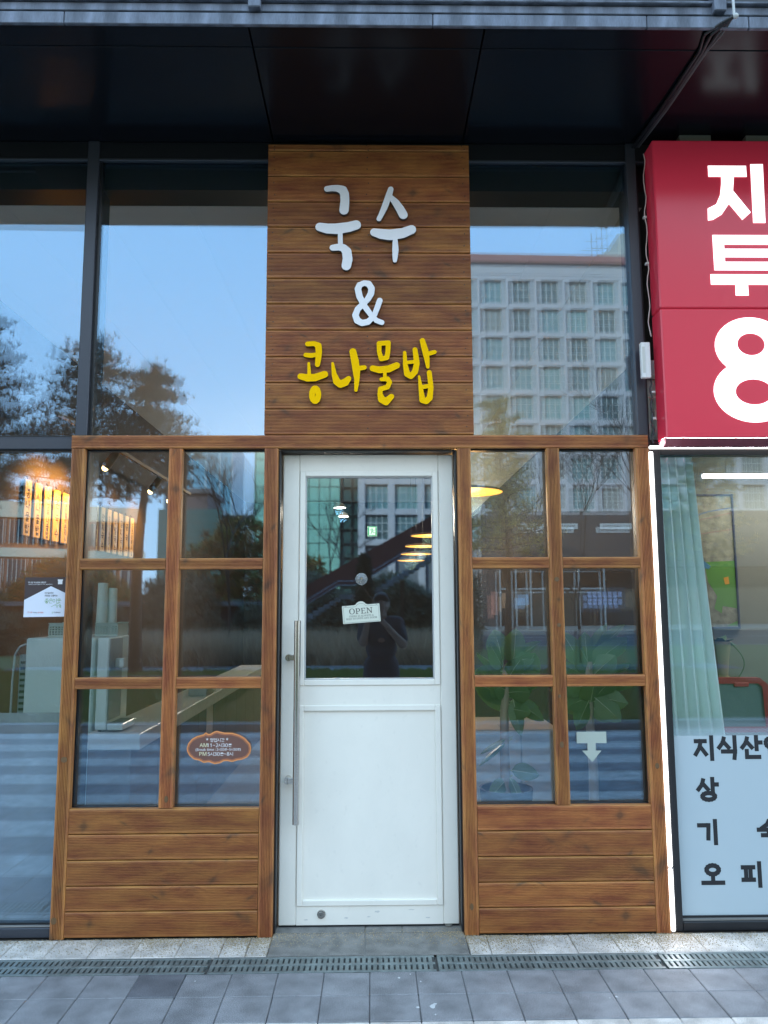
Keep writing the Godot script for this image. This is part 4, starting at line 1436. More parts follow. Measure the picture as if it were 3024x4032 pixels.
func basket(label: String, at: Vector3, w: float, h: float, d: float) -> void:
	var o := thing("plastic_basket", label, "basket", at, "plastic baskets")
	var m := solid(0.42, 0.50, 0.42, 0.5)
	var b := MB.new()
	var t := 0.003
	b.box(Vector3(-w / 2, 0, -d / 2), Vector3(w / 2, t, d / 2))
	for z in [-d / 2, d / 2 - t]:
		b.box(Vector3(-w / 2, t, z), Vector3(w / 2, h * 0.18, z + t))
		b.box(Vector3(-w / 2, h * 0.88, z), Vector3(w / 2, h, z + t))
		var n := int(w / 0.016)
		for r in 4:
			var y := h * (0.18 + 0.175 * r)
			b.box(Vector3(-w / 2, y + h * 0.11, z), Vector3(w / 2, y + h * 0.175, z + t * 0.9))
		for i in n + 1:
			var x := -w / 2 + w * i / n
			b.box(Vector3(x - 0.0028, h * 0.18, z + 0.0002), Vector3(x + 0.0028, h * 0.88, z + t * 1.1))
	for x in [-w / 2, w / 2 - t]:
		b.box(Vector3(x, t, -d / 2 + t), Vector3(x + t, h, d / 2 - t))
	put("lattice", b.mesh(), m, o)
	var rim := MB.new()
	rim.box(Vector3(-w / 2 - 0.004, h, -d / 2 - 0.004), Vector3(w / 2 + 0.004, h + 0.006, -d / 2 + 0.006), 0.001)
	rim.box(Vector3(-w / 2 - 0.004, h, d / 2 - 0.006), Vector3(w / 2 + 0.004, h + 0.006, d / 2 + 0.004), 0.001)
	put("rim", rim.mesh(), m, o)

func shop_interior() -> void:
	var room := structure("shop_room")
	var wall := solid(0.075, 0.075, 0.08, 0.8)
	pbox("floor", Vector3(-5.2, -0.06, -12.8), Vector3(1.465, 0.0, -0.16), solid(0.26, 0.27, 0.27, 0.4), room)
	var ceil := solid(0.68, 0.68, 0.66, 0.8)
	for i in 13:
		pbox("ceiling_panel", Vector3(-5.2 + i * 0.52, 3.84, -12.8), Vector3(-5.2 + i * 0.52 + 0.518, 3.90, -0.265), ceil, room)
	pbox("back_wall", Vector3(-5.2, 0, -12.9), Vector3(1.465, 3.84, -12.8), wall, room)
	pbox("left_wall", Vector3(-2.90, 0, -12.8), Vector3(-2.76, 3.84, -1.2), solid(0.10, 0.08, 0.072, 0.75), room)
	pbox("left_wall", Vector3(-5.25, 0, -1.3), Vector3(-2.9, 3.84, -1.2), wall, room)
	pbox("end_wall", Vector3(-5.3, 0, -12.9), Vector3(-5.2, 3.84, -0.05), wall, room)
	pbox("party_wall", Vector3(1.468, 0, -12.8), Vector3(1.50, 2.92, -0.21), solid(0.032, 0.034, 0.040, 0.7), room)
	pbox("party_wall_top", Vector3(1.466, 2.92, -12.8), Vector3(1.502, 3.84, -0.21), solid(0.50, 0.48, 0.38, 0.8), room)
	pbox("roof_slab", Vector3(-5.3, 3.905, -12.9), Vector3(6.5, 4.05, -0.27), M.black, room)
	# counter running back into the shop
	var c := thing("counter", "long pale counter running back into the shop behind the left timber window", "counter")
	pbox("worktop", Vector3(-1.59, 0.785, -5.6), Vector3(-1.288, 0.872, -0.5), solid(0.56, 0.60, 0.57, 0.35), c, 0.004)
	for i in 9:
		pbox("front_panel", Vector3(-1.58, 0.0, -5.55 + i * 0.56), Vector3(-1.34, 0.783, -5.55 + i * 0.56 + 0.552), solid(0.20, 0.18, 0.17, 0.5), c, 0.002)
	var paper := MB.new()
	paper.box(Vector3(-1.335, 0.52, -2.7), Vector3(-1.332, 0.76, -2.45))
	tag(put("paper_notice", paper.mesh(), solid(0.55, 0.55, 0.55, 0.7)), "white paper notice hanging on the side of the long counter", "notice")
	# refrigerated cabinet
	var f := thing("white_cabinet", "tall white metal cabinet standing behind the charity notice at the far left", "cabinet")
	pbox("case", Vector3(-1.995, 0.05, -1.25), Vector3(-1.60, 1.394, -0.62), solid(0.55, 0.66, 0.62, 0.3), f, 0.01)
	pbox("vent_panel", Vector3(-2.045, 0.1, -1.2), Vector3(-1.998, 1.30, -0.66), solid(0.22, 0.25, 0.25, 0.5), f, 0.004)
	for i in 20:
		pbox("vent_slot", Vector3(-2.035, 0.62 + i * 0.033, -0.6585), Vector3(-2.003, 0.634 + i * 0.033, -0.655), M.black, f)
	var hose := MB.new()
	hose.tube([Vector3(-2.0, 1.36, -0.64), Vector3(-2.035, 1.345, -0.63), Vector3(-2.058, 1.30, -0.63), Vector3(-2.066, 1.15, -0.63), Vector3(-2.068, 0.4, -0.63)], 0.006, 8)
	put("hose", hose.mesh(), solid(0.35, 0.38, 0.38, 0.4), f)
	basket("grey green perforated basket with paper cups on the white cabinet, below the notice", Vector3(-1.80, 1.396, -0.74), 0.15, 0.078, 0.2)
	basket("grey green perforated basket of cups seen in the middle left pane", Vector3(-1.585, 1.397, -0.86), 0.13, 0.075, 0.2)
	cup_stack("short stack of paper cups standing in the basket under the notice", Vector3(-1.775, 1.40, -0.72), 0.030, 0.125)
	cup_stack("tallest stack of paper cups in the middle left pane", Vector3(-1.628, 1.40, -0.80), 0.034, 0.315)
	cup_stack("second tallest paper cup stack, right of the tallest one", Vector3(-1.578, 1.40, -0.83), 0.030, 0.285)
	# water dispenser on the counter
	var w := thing("water_dispenser", "white slim water dispenser with drip tray on the end of the counter", "water dispenser", Vector3(0, 0.874, 0))
	var wm := solid(0.58, 0.68, 0.64, 0.3)
	pbox("column", Vector3(-1.562, 0.008, -0.80), Vector3(-1.498, 0.522, -0.56), wm, w, 0.006)
	pbox("shaded_side", Vector3(-1.497, 0.06, -0.79), Vector3(-1.493, 0.515, -0.57), solid(0.25, 0.28, 0.28, 0.35), w, 0.001)  # thin grey sheet painting the shade on the white column's right face
	pbox("drip_tray", Vector3(-1.4925, 0.008, -0.80), Vector3(-1.405, 0.045, -0.56), wm, w, 0.004)
	for i in 12:
		pbox("tray_slot", Vector3(-1.487 + i * 0.0068, 0.0452, -0.79), Vector3(-1.484 + i * 0.0068, 0.0465, -0.565), solid(0.12, 0.13, 0.13, 0.5), w)
	pbox("spout", Vector3(-1.492, 0.345, -0.70), Vector3(-1.452, 0.40, -0.66), wm, w, 0.003)
	pbox("spout", Vector3(-1.452, 0.355, -0.64), Vector3(-1.425, 0.405, -0.60), wm, w, 0.003)
	pbox("foot", Vector3(-1.55, 0.0, -0.60), Vector3(-1.535, 0.008, -0.585), M.black, w)
	# crown shaped tray and small dishes deeper inside, on the counter
	var pan := MB.new()
	pan.box(Vector3(-1.45, 0.874, -2.6), Vector3(-1.30, 0.95, -2.3), 0.006)
	tag(put("napkin_box", pan.mesh(), solid(0.30, 0.31, 0.31, 0.5)), "grey napkin box standing further back on the counter", "box")
	# menu boards along the left wall
	var names := ["콩나물밥", "시나물밥", "버섯무나물밥", "온국수", "김치말이온국수", "", "", "", "들깨국수", "잔치국수", "소고기비빔국수", "비빔국수", "김치국수", "콩국수", "도토리묵사발"]
	var wood := solid(0.66, 0.52, 0.24, 0.55)
	var ink := solid(0.05, 0.035, 0.02, 0.7)
	for i in 15:
		if i in [5, 6, 7]:
			continue
		var zc := -2.18 - i * 0.19
		var t := thing("menu_board", "", "menu board", Vector3(-2.755, 2.13, zc), "hanging wooden menu boards")
		t.set_meta("label", "narrow wooden menu board lettered %s, %s from the window on the left wall" % [names[i], ["first", "second", "third", "fourth", "fifth", "", "", "", "sixth", "seventh", "eighth", "ninth", "tenth", "eleventh", "twelfth"][i]])
		pbox("plaque", Vector3(0.012, 0.0, -0.062), Vector3(0.030, 0.45, 0.062), wood, t, 0.006)
		var b := MB.new()
		var txt: String = names[i]
		var n := txt.length()
		for k in n:
			var h := minf(0.075, 0.38 / n * 0.9)
			var y := 0.385 - (k + 0.5) * 0.37 / n - h * 0.5
			write(b, txt[k], Vector3(0.0312, y, h * 0.5), Vector3(0, 0, -1), Vector3.UP, h, 0.065)
		put("lettering", b.mesh(), ink, t)
		var hk := MB.new()
		hk.tube([Vector3(0.02, 0.44, 0), Vector3(0.012, 0.475, 0), Vector3(0.005, 0.48, 0)], 0.004, 6)
		put("hook", hk.mesh(), ink, t)
	# warm spots over the boards
	var track := thing("spot_light_track", "dark ceiling track with warm spot lamps aimed at the menu boards", "track light")
	pbox("rail", Vector3(-2.28, 2.95, -5.6), Vector3(-2.25, 2.98, -1.6), solid(0.3, 0.22, 0.12, 0.5), track)
	for q in [[-2.46, 1.2], [-2.85, 1.3], [-4.25, 0.25], [-5.0, 0.7]]:
		var can := MB.new()
		can.cyl(Vector3(-2.265, 2.94, q[0]), Vector3(-2.36, 2.80, q[0]), 0.035, 0.04, 16)
		var cn := put("lamp_housing", can.mesh(), solid(0.25, 0.18, 0.10, 0.5), track)
		var bl := MB.new()
		bl.ball(Vector3(-2.363, 2.795, q[0]), Vector3.ONE * 0.028, 12)
		put("lamp_bulb", bl.mesh(), glow(1.0, 0.72, 0.30, 6.0), cn)
		var sp := SpotLight3D.new()
		sp.name = numbered("spot_light")
		sp.light_color = Color(1.0, 0.70, 0.28)
		sp.light_energy = q[1] * 0.75
		sp.light_size = 0.03
		sp.spot_angle = 62.0
		sp.spot_angle_attenuation = 1.0
		sp.spot_range = 14.0
		sp.spot_attenuation = 2.0
		sp.shadow_enabled = true
		add_child(sp)
		sp.look_at_from_position(Vector3(-2.385, 2.765, q[0]), Vector3(-2.76, 2.42, q[0]), Vector3.FORWARD)
	# orange pendant lamps in a row
	var proto: Node3D = null
	var zs := [-1.15, -4.3, -5.75, -7.2, -8.75]
	var lb := ["nearest orange disc pendant lamp, glowing in the upper right timber pane", "highest of the four small orange pendant lamps seen through the door", "second from the top of the four orange pendant lamps behind the door", "third from the top of the orange pendant lamps behind the door", "lowest and farthest orange pendant lamp seen through the door"]
	for i in 5:
		var at := Vector3(0.64, 2.315, zs[i])
		if proto == null:
			proto = thing("pendant_lamp", lb[0], "pendant lamp", at, "orange pendant lamps in a row")
			var sh := MB.new()
			sh.lathe(Vector3.ZERO, [Vector2(0.228, 0.0), Vector2(0.232, 0.004), Vector2(0.215, 0.016), Vector2(0.12, 0.034), Vector2(0.03, 0.046), Vector2(0.0, 0.048)], 36)
			put("lamp_shade", sh.mesh(), solid(0.22, 0.14, 0.07, 0.5), proto)
			var ds := MB.new()
			ds.lathe(Vector3(0, 0.002, 0), [Vector2(0.0, -0.001), Vector2(0.226, 0.0), Vector2(0.0, 0.001)], 36)
			put("lamp_diffuser", ds.mesh(), glow(1.0, 0.52, 0.10, 1.0), proto)
			var rod := MB.new()
			rod.cyl(Vector3(0, 0.047, 0), Vector3(0, 1.52, 0), 0.004, 0.004, 8)
			put("cord", rod.mesh(), M.black, proto)
		else:
			copy(proto, "pendant_lamp", at, lb[i])
		lamp_light(at + Vector3(0, -0.06, 0), Color(1.0, 0.76, 0.48), 0.13 if i == 0 else 0.09, 0.1)
	# white pendants further left
	var pw: Node3D = null
	for q in [[Vector3(-0.418, 2.84, -6.0), "upper white round pendant lamp seen through the door glass"], [Vector3(-0.432, 2.915, -7.6), "lower white round pendant lamp seen through the door glass"]]:
		if pw == null:
			pw = thing("white_lamp", q[1], "pendant lamp", q[0], "white pendant lamps behind the door")
			var sh := MB.new()
			sh.lathe(Vector3.ZERO, [Vector2(0.075, 0.0), Vector2(0.077, 0.003), Vector2(0.065, 0.04), Vector2(0.02, 0.07), Vector2(0, 0.072)], 24)
			put("lamp_shade", sh.mesh(), solid(0.5, 0.52, 0.5, 0.5), pw)
			var ds := MB.new()
			ds.lathe(Vector3(0, 0.002, 0), [Vector2(0, -0.002), Vector2(0.074, 0.0), Vector2(0, 0.001)], 24)
			put("lamp_diffuser", ds.mesh(), glow(1.0, 0.98, 0.9, 3.0), pw)
			var rod := MB.new()
			rod.cyl(Vector3(0, 0.07, 0), Vector3(0, 0.92, 0), 0.003, 0.003, 8)
			put("cord", rod.mesh(), M.black, pw)
		else:
			copy(pw, "white_lamp", q[0], q[1])
		lamp_light(q[0] + Vector3(0, -0.05, 0), Color(1.0, 0.96, 0.88), 1.1)
	# exit sign
	var ex := thing("exit_sign", "small green and white running man exit sign glowing deep inside behind the door", "exit sign", Vector3(0.002, 2.535, -6.0))
	pbox("lit_sign_panel", Vector3(-0.061, -0.064, -0.02), Vector3(0.061, 0.064, 0), glow(0.72, 0.95, 0.72, 0.75), ex, 0.002)
	var gr := glow(0.01, 0.42, 0.14, 0.5)
	for q in [[-0.059, 0.063, 0.059, 0.052], [-0.059, -0.052, 0.059, -0.063], [-0.059, 0.05, -0.040, -0.05], [0.040, 0.05, 0.059, -0.05]]:
		pbox("sign_border", Vector3(q[0], minf(q[1], q[3]), 0.0002), Vector3(q[2], maxf(q[1], q[3]), 0.0012), gr, ex)
	var man := MB.new()
	var mu := union([[Vector3(-4, 30, 6.5)], [Vector3(-2, 20, 6), Vector3(-4, 0, 6)], [Vector3(-3, 20, 3.5), Vector3(-22, 14, 3), Vector3(-27, 24, 3)], [Vector3(0, 20, 3.5), Vector3(16, 8, 3), Vector3(28, 6, 3)], [Vector3(-5, 0, 4.5), Vector3(-8, -20, 4), Vector3(-22, -34, 3.5)], [Vector3(-2, 0, 4.5), Vector3(12, -14, 4), Vector3(28, -16, 3.5)]], 10)
	man.fill(mu[0], mu[1], Vector3(0, 0, 0.0013), Vector3.RIGHT * 0.001, Vector3.UP * 0.001)
	put("sign_figure", man.mesh(), gr, ex)
	# low white cabinet with the rubber plants in front
	var lc := thing("low_cabinet", "low pale cabinet with a dark door joint behind the rubber plants", "cabinet")
	var lm := solid(0.74, 0.78, 0.76, 0.45)
	pbox("top_board", Vector3(0.45, 0.70, -2.05), Vector3(1.27, 0.735, -1.45), lm, lc, 0.003)
	pbox("door_panel", Vector3(0.46, 0.02, -2.0), Vector3(1.008, 0.698, -1.47), lm, lc, 0.003)
	pbox("door_panel", Vector3(1.014, 0.02, -2.0), Vector3(1.262, 0.698, -1.47), lm, lc, 0.003)
	var L1 := [
		[0.06, 1.10, 0.0, 0.07, 1.34, 0.06, 0.155, 0.0], [0.0, 1.08, 0.0, -0.10, 1.26, 0.10, 0.15, 0.5], [0.10, 1.0, 0.0, 0.17, 1.20, 0.10, 0.15, -0.4], [-0.02, 0.98, 0.0, -0.17, 1.10, 0.10, 0.15, 0.3], [0.03, 1.02, 0.0, -0.16, 1.20, -0.02, 0.15, 0.9],
		[0.05, 0.98, 0.0, 0.22, 1.06, 0.1, 0.13, 0.2], [0.02, 0.95, 0.0, -0.10, 1.02, 0.16, 0.14, -0.3], [0.02, 0.94, 0.0, 0.12, 0.98, 0.18, 0.13, 0.3], [0.04, 1.1, -0.02, 0.24, 1.26, -0.05, 0.12, 0.9], [0.0, 1.12, -0.02, -0.04, 1.33, -0.06, 0.15, -0.2],
		[0.0, 0.66, 0.02, -0.17, 0.55, 0.06, 0.06, 1.2], [0.0, 0.68, 0.02, -0.16, 0.62, 0.08, 0.05, 1.0], [0.03, 0.50, 0.02, 0.19, 0.49, 0.04, 0.10, 0.2], [0.0, 0.45, 0.02, -0.11, 0.36, 0.06, 0.09, 0.1], [0.02, 0.46, 0.02, 0.08, 0.33, 0.06, 0.06, 0.2], [0.05, 0.9, 0.02, 0.08, 0.72, 0.08, 0.09, 0.1], [0.08, 0.88, 0.02, 0.22, 0.80, 0.06, 0.09, 0.4]]
	rubber_plant("rubber plant in a dark round pot behind the right timber window, next to the door", Vector3(0.775, 0.12, -0.72), [[0.0, 0.35, 0.0], [-0.005, 0.6, 0.0], [0.0, 0.85, 0.0], [0.02, 1.1, 0.0]], L1, 0.155, 0.40)
	var L2 := [
		[0.0, 1.10, 0.0, -0.03, 1.40, 0.05, 0.17, 0.1], [-0.02, 1.12, 0.0, -0.20, 1.22, 0.06, 0.12, 0.6], [0.0, 1.10, 0.0, 0.14, 1.26, 0.06, 0.15, -0.3], [0.0, 1.12, 0.0, 0.12, 1.45, -0.02, 0.15, 0.5], [-0.02, 1.06, 0.0, -0.24, 1.08, 0.08, 0.13, 0.4],
		[0.02, 1.06, 0.0, 0.24, 1.10, 0.08, 0.10, 0.5], [0.0, 1.0, 0.0, -0.16, 0.98, 0.12, 0.13, 0.3], [0.0, 1.0, 0.0, 0.18, 1.0, 0.12, 0.14, 0.2], [0.04, 1.2, -0.02, 0.27, 1.35, -0.02, 0.13, 0.4], [0.03, 1.22, -0.02, 0.24, 1.44, -0.05, 0.12, 0.8],
		[-0.02, 1.15, -0.02, -0.14, 1.40, -0.05, 0.12, -0.6], [0.02, 1.0, 0.04, 0.13, 0.90, 0.14, 0.13, 0.3], [-0.02, 0.98, 0.04, -0.12, 0.86, 0.14, 0.12, -0.2], [0.03, 1.08, -0.02, 0.30, 1.22, 0.0, 0.10, 1.0]]
	rubber_plant("taller rubber plant with a bare pale trunk behind the arrow sticker", Vector3(1.235, 0.05, -0.55), [[0.0, 0.30, 0.0], [0.006, 0.6, 0.0], [-0.006, 0.9, 0.0], [0.0, 1.2, 0.0]], L2, 0.15, 0.36)
	# small white cup shape between the leaves
	var mug := MB.new()
	mug.box(Vector3(0.94, 0.84, -1.62), Vector3(1.02, 0.93, -1.56), 0.004)
	mug.box(Vector3(0.88, 0.80, -1.66), Vector3(1.02, 0.806, -1.5), 0.001)
	tag(put("tissue_box", mug.mesh(), solid(0.62, 0.66, 0.62, 0.5)), "small white tissue box on a tray on the low cabinet", "tissue box").position.y = -0.064


# ---------------------------------------------------------------- the neighbour's shop
func right_shop() -> void:
	var room := structure("neighbour_room")
	var wall := solid(0.21, 0.21, 0.17, 0.8)
	pbox("floor", Vector3(1.502, -0.06, -4.0), Vector3(6.5, 0.0, -0.1), solid(0.25, 0.25, 0.24, 0.4), room)
	pbox("ceiling", Vector3(1.502, 2.80, -4.0), Vector3(6.5, 2.88, -0.1), solid(0.6, 0.6, 0.58, 0.8), room)
	pbox("back_wall", Vector3(1.502, 0, -2.52), Vector3(6.5, 2.80, -2.42), wall, room)
	pbox("right_wall", Vector3(6.4, 0, -2.42), Vector3(6.5, 2.80, -0.1), wall, room)
	# curtain of hanging folds
	var cu := thing("curtain", "pale mint curtain hanging in folds at the left of the neighbour's window", "curtain")
	var b := MB.new()
	b.col = Color.WHITE
	var prev := Vector3.ZERO
	var n := 84
	var prev_d := Vector2.ZERO
	for j in 8:
		var y0 := 0.06 + j * 0.345
		var y1 := y0 + 0.345
		for i in n:
			var pp := []
			for e in [[i, y0], [i + 1, y0], [i + 1, y1], [i, y1]]:
				var t: float = float(e[0]) / n
				var gather: float = 0.39 - 0.035 * (e[1] - 0.06)
				var x: float = 1.505 + t * gather * (1.0 - 0.10 * (e[1] - 1.0))
				var z: float = -0.21 + 0.030 * sin(t * 36.0 + 0.7 * sin(e[1] * 1.1)) + 0.014 * sin(t * 71.0 + 1.0 + 0.3 * e[1]) - 0.03 * t
				pp.append(Vector3(x, e[1], z))
			b.quad(pp[0], pp[1], pp[2], pp[3])
	var cm := solid(0.76, 0.90, 0.85, 0.85)
	cm.backlight_enabled = true
	cm.backlight = lin(0.25, 0.33, 0.3)
	put("folds", b.mesh(), cm, cu)
	var hm := MB.new()
	hm.box(Vector3(1.5, 2.70, -0.25), Vector3(1.95, 2.79, -0.17), 0.004)
	put("heading", hm.mesh(), cm, cu)
	# frosted lettered foil
	var f := thing("lettered_foil", "pale blue frosted foil with bold dark lettering on the neighbour's window", "window foil")
	var fm := solid(0.42, 0.50, 0.54, 0.55)
	pbox("foil", Vector3(1.506, 0.060, -0.0535), Vector3(4.55, 0.915, -0.0530), fm, f)
	# the foil's upper edge dissolves in dots
	var dots := MB.new()
	for r in 15:
		var y := 0.918 + r * 0.0062
		var rad := lerpf(0.0030, 0.0011, r / 14.0)
		for i in 236:
			var x := 1.51 + (i + 0.5 * (r % 2)) * 0.0062
			dots.quad(Vector3(x - rad, y, -0.0532), Vector3(x, y - rad, -0.0532), Vector3(x + rad, y, -0.0532), Vector3(x, y + rad, -0.0532))
	stuff(put("dots", dots.mesh(), fm, f))
	var tx := MB.new()
	var z := -0.0522
	var lines := [["지식산업", 1.616, 0.802], ["상", 1.618, 0.600], ["기", 1.612, 0.398], ["오", 1.622, 0.196]]
	for q in lines:
		write(tx, q[0], Vector3(q[1], q[2], z), Vector3.RIGHT * 1.0, Vector3.UP, 0.104, 0.10, 1.13, true)
	write(tx, "숙", Vector3(1.912, 0.398, z), Vector3.RIGHT, Vector3.UP, 0.104, 0.10, 1.13, true)
	write(tx, "피", Vector3(1.820, 0.196, z), Vector3.RIGHT, Vector3.UP, 0.104, 0.10, 1.13, true)
	put("lettering", tx.mesh(), solid(0.012, 0.014, 0.018, 0.6), f)
	# lamp
	var lp := thing("linear_lamp", "long white glowing linear lamp hanging inside the neighbour's shop", "lamp")
	pbox("lamp_tube", Vector3(2.71, 2.60, -2.30), Vector3(4.6, 2.635, -2.26), glow(1.0, 1.0, 0.96, 2.5), lp, 0.004)
	for x in [2.9, 4.3]:
		pbox("cord", Vector3(x, 2.64, -2.282), Vector3(x + 0.004, 2.80, -2.278), M.steel, lp)
	var al := AreaLight3D.new()
	al.name = numbered("linear_lamp_light")
	al.area_size = Vector2(1.8, 0.04)
	al.light_energy = 1.3
	al.light_color = Color(1.0, 0.99, 0.95)
	al.shadow_enabled = true
	add_child(al)
	al.position = Vector3(3.65, 2.59, -2.0)
	al.rotation.x = -PI / 2
	# wall map
	var mp := thing("wall_map", "tall framed printed map with a green area on the neighbour's back wall", "map")
	pbox("print", Vector3(2.36, 1.39, -2.415), Vector3(2.99, 2.47, -2.405), mottled_map(), mp)
	ring_frame("frame", 2.345, 3.005, 1.375, 2.485, 0.016, -2.418, -2.395, solid(0.03, 0.04, 0.08, 0.5), mp)
	var gz := -2.404
	flat("green_area", [[2740, 1915], [2760, 1920], [2990, 1930], [2990, 1540], [2870, 1560], [2860, 1500], [2800, 1540], [2830, 1640], [2760, 1760]], gz, solid(0.10, 0.26, 0.04, 0.6), mp)
	flat("blue_area", [[2690, 1940], [2730, 1935], [2790, 1885], [2770, 1860], [2710, 1880], [2685, 1910]], gz + 0.001, solid(0.06, 0.20, 0.32, 0.6), mp)
	flat("green_area", [[2900, 1400], [2985, 1440], [2985, 1400]], gz, solid(0.10, 0.26, 0.04, 0.6), mp)
	flat("orange_area", [[2890, 1790], [2930, 1800], [2935, 1740], [2900, 1735]], gz + 0.001, solid(0.65, 0.30, 0.03, 0.6), mp)
	var rv := union([[Vector3(2400, 2270, 5), Vector3(2600, 2280, 5), Vector3(2800, 2340, 5), Vector3(2985, 2370, 5)]], 8)
	var rb := MB.new()
	rb.fill(rv[0], rv[1], Vector3(0, 0, gz), Vector3.RIGHT * 0.001, Vector3.UP * 0.001)
	put("river", rb.mesh(), solid(0.10, 0.16, 0.24, 0.6), mp)
	var rd := union([[Vector3(2380, 2110, 3), Vector3(2700, 2150, 3), Vector3(2985, 2190, 3)], [Vector3(2420, 2200, 3), Vector3(2985, 2330, 3)]], 8)
	var rdb := MB.new()
	rdb.fill(rd[0], rd[1], Vector3(0, 0, gz), Vector3.RIGHT * 0.001, Vector3.UP * 0.001)
	put("road", rdb.mesh(), solid(0.28, 0.16, 0.14, 0.6), mp)
	# red backed office chair
	var ch := thing("office_chair", "red framed chair with grey green back panel inside the neighbour's shop", "chair", Vector3(2.86, 0, -2.0))
	var bk := union([[Vector3(-310, 640, 22), Vector3(-310, 960, 22), Vector3(-270, 1000, 22), Vector3(60, 1000, 22), Vector3(105, 960, 22), Vector3(115, 640, 22), Vector3(-310, 640, 22)]], 14)
	var bb := MB.new()
	bb.fill(bk[0], bk[1], Vector3(0, 0, 0.02), Vector3.RIGHT * 0.001, Vector3.UP * 0.001)
	bb.walls(bk[0], Vector3(0, 0, 0.02), Vector3.RIGHT * 0.001, Vector3.UP * 0.001, Vector3(0, 0, -0.05))
	put("back_frame", bb.mesh(), solid(0.42, 0.035, 0.045, 0.4), ch)
	pbox("back_panel", Vector3(-0.30, 0.64, -0.015), Vector3(0.10, 0.985, 0.0), solid(0.16, 0.28, 0.26, 0.7), ch, 0.003)
	pbox("clip", Vector3(-0.13, 0.955, 0.005), Vector3(-0.02, 0.985, 0.024), solid(0.42, 0.035, 0.045, 0.4), ch, 0.003)
	pbox("seat", Vector3(-0.33, 0.43, -0.45), Vector3(0.13, 0.49, 0.03), solid(0.16, 0.28, 0.26, 0.7), ch, 0.015)
	for q in [[-0.31, -0.42], [0.11, -0.42], [-0.31, 0.0], [0.11, 0.0]]:
		pbox("leg", Vector3(q[0] - 0.014, 0, q[1] - 0.014), Vector3(q[0] + 0.014, 0.66 if q[1] == 0.0 else 0.43, q[1] + 0.014), solid(0.42, 0.035, 0.045, 0.4), ch)
	# white machine beside it
	var mc := thing("white_machine", "white rounded machine with dark buttons at the right edge, beside the red chair", "machine", Vector3(3.12, 0, -1.95))
	pbox("body", Vector3(-0.06, 0.3, -0.2), Vector3(0.34, 0.93, 0.1), solid(0.66, 0.72, 0.70, 0.35), mc, 0.05)
	for y in [0.6, 0.72, 0.84]:
		pbox("button", Vector3(0.0, y, 0.1), Vector3(0.03, y + 0.025, 0.106), M.black, mc, 0.003)
	# plants
	var pp := thing("trailing_plant", "small trailing plant in a woven pot beside the curtain", "potted plant", Vector3(2.70, 1.0, -2.1))
	var pb := MB.new()
	pb.lathe(Vector3.ZERO, [Vector2(0, 0), Vector2(0.065, 0.0), Vector2(0.04, 0.03), Vector2(0.055, 0.16), Vector2(0.075, 0.29), Vector2(0.06, 0.29), Vector2(0, 0.27)], 18)
	put("pot", pb.mesh(), solid(0.36, 0.30, 0.18, 0.8), pp)
	var lv := MB.new()
	for i in 26:
		var a := rng.randf() * TAU
		var d := Vector3(cos(a), rng.randf_range(-0.2, 0.7), sin(a)).normalized()
		big_leaf(lv, Vector3(0, 0.28, 0), d, d.cross(Vector3.UP).normalized(), rng.randf_range(0.08, 0.16), 0.05)
	var vine := []
	for i in 12:
		vine.append(Vector3(0.04 + 0.11 * sin(PI * i / 11.0), 0.29 - 0.03 * i, 0.05))
	lv.tube(vine, 0.004, 5)
	put("leaves", lv.mesh(), solid(0.05, 0.12, 0.035, 0.5), pp)
	pbox("plant_stand", Vector3(-0.32, -0.03, -0.18), Vector3(0.16, -0.002, 0.07), solid(0.30, 0.05, 0.045, 0.4), pp, 0.004)
	var sp := thing("spiky_plant", "tall dark spiky potted plant at the right edge of the neighbour's window", "potted plant", Vector3(3.30, 0.0, -1.7))
	var pot := MB.new()
	pot.lathe(Vector3.ZERO, [Vector2(0, 0), Vector2(0.12, 0), Vector2(0.16, 0.35), Vector2(0.14, 0.35), Vector2(0, 0.32)], 20)
	put("pot", pot.mesh(), solid(0.4, 0.4, 0.38, 0.6), sp)
	var st := MB.new()
	st.tube([Vector3(0, 0.3, 0), Vector3(0.02, 0.9, 0), Vector3(0, 1.5, 0)], 0.02, 8, 0.014)
	put("stem", st.mesh(), solid(0.10, 0.075, 0.05, 0.8), sp)
	var sl := MB.new()
	for i in 110:
		var a := rng.randf() * TAU
		var e := rng.randf_range(-0.1, 1.3)
		var y := rng.randf_range(1.2, 1.62)
		var d := Vector3(cos(a) * cos(e), sin(e), sin(a) * cos(e))
		var ln := rng.randf_range(0.32, 0.62)
		var s := d.cross(Vector3.UP).normalized()
		var q := []
		for k in 6:
			var t := k / 5.0
			q.append(Vector3(0, y, 0) + d * ln * t - Vector3.UP * (0.34 * ln * t * t))
		for k in 5:
			var w0 := 0.009 * (1.0 - k / 5.0)
			var w1 := 0.009 * (1.0 - (k + 1) / 5.0)
			sl.quad(q[k] - s * w0, q[k] + s * w0, q[k + 1] + s * w1, q[k + 1] - s * w1)
	put("leaves", sl.mesh(), solid(0.028, 0.055, 0.03, 0.5), sp)

func mottled_map() -> StandardMaterial3D:
	var m := solid(0.36, 0.35, 0.26, 0.7)
	m.albedo_texture = mottle(256, 0.35, 0.9, 61)
	m.uv1_triplanar = true
	m.uv1_scale = Vector3.ONE * 2.5
	return m


# ---------------------------------------------------------------- across the street (seen in the glass)
func lattice(w: float, h: float, cols: int, rows: int, t: float) -> ArrayMesh:
	var b := MB.new()
	for i in cols + 1:
		var x := -w / 2 + w * i / cols
		b.box(Vector3(x - t, 0, -0.05), Vector3(x + t, h, 0.0))
	for j in rows + 1:
		var y := h * j / rows
		b.box(Vector3(-w / 2, y - t, -0.045), Vector3(w / 2, y + t, 0.0))
	return b.mesh()

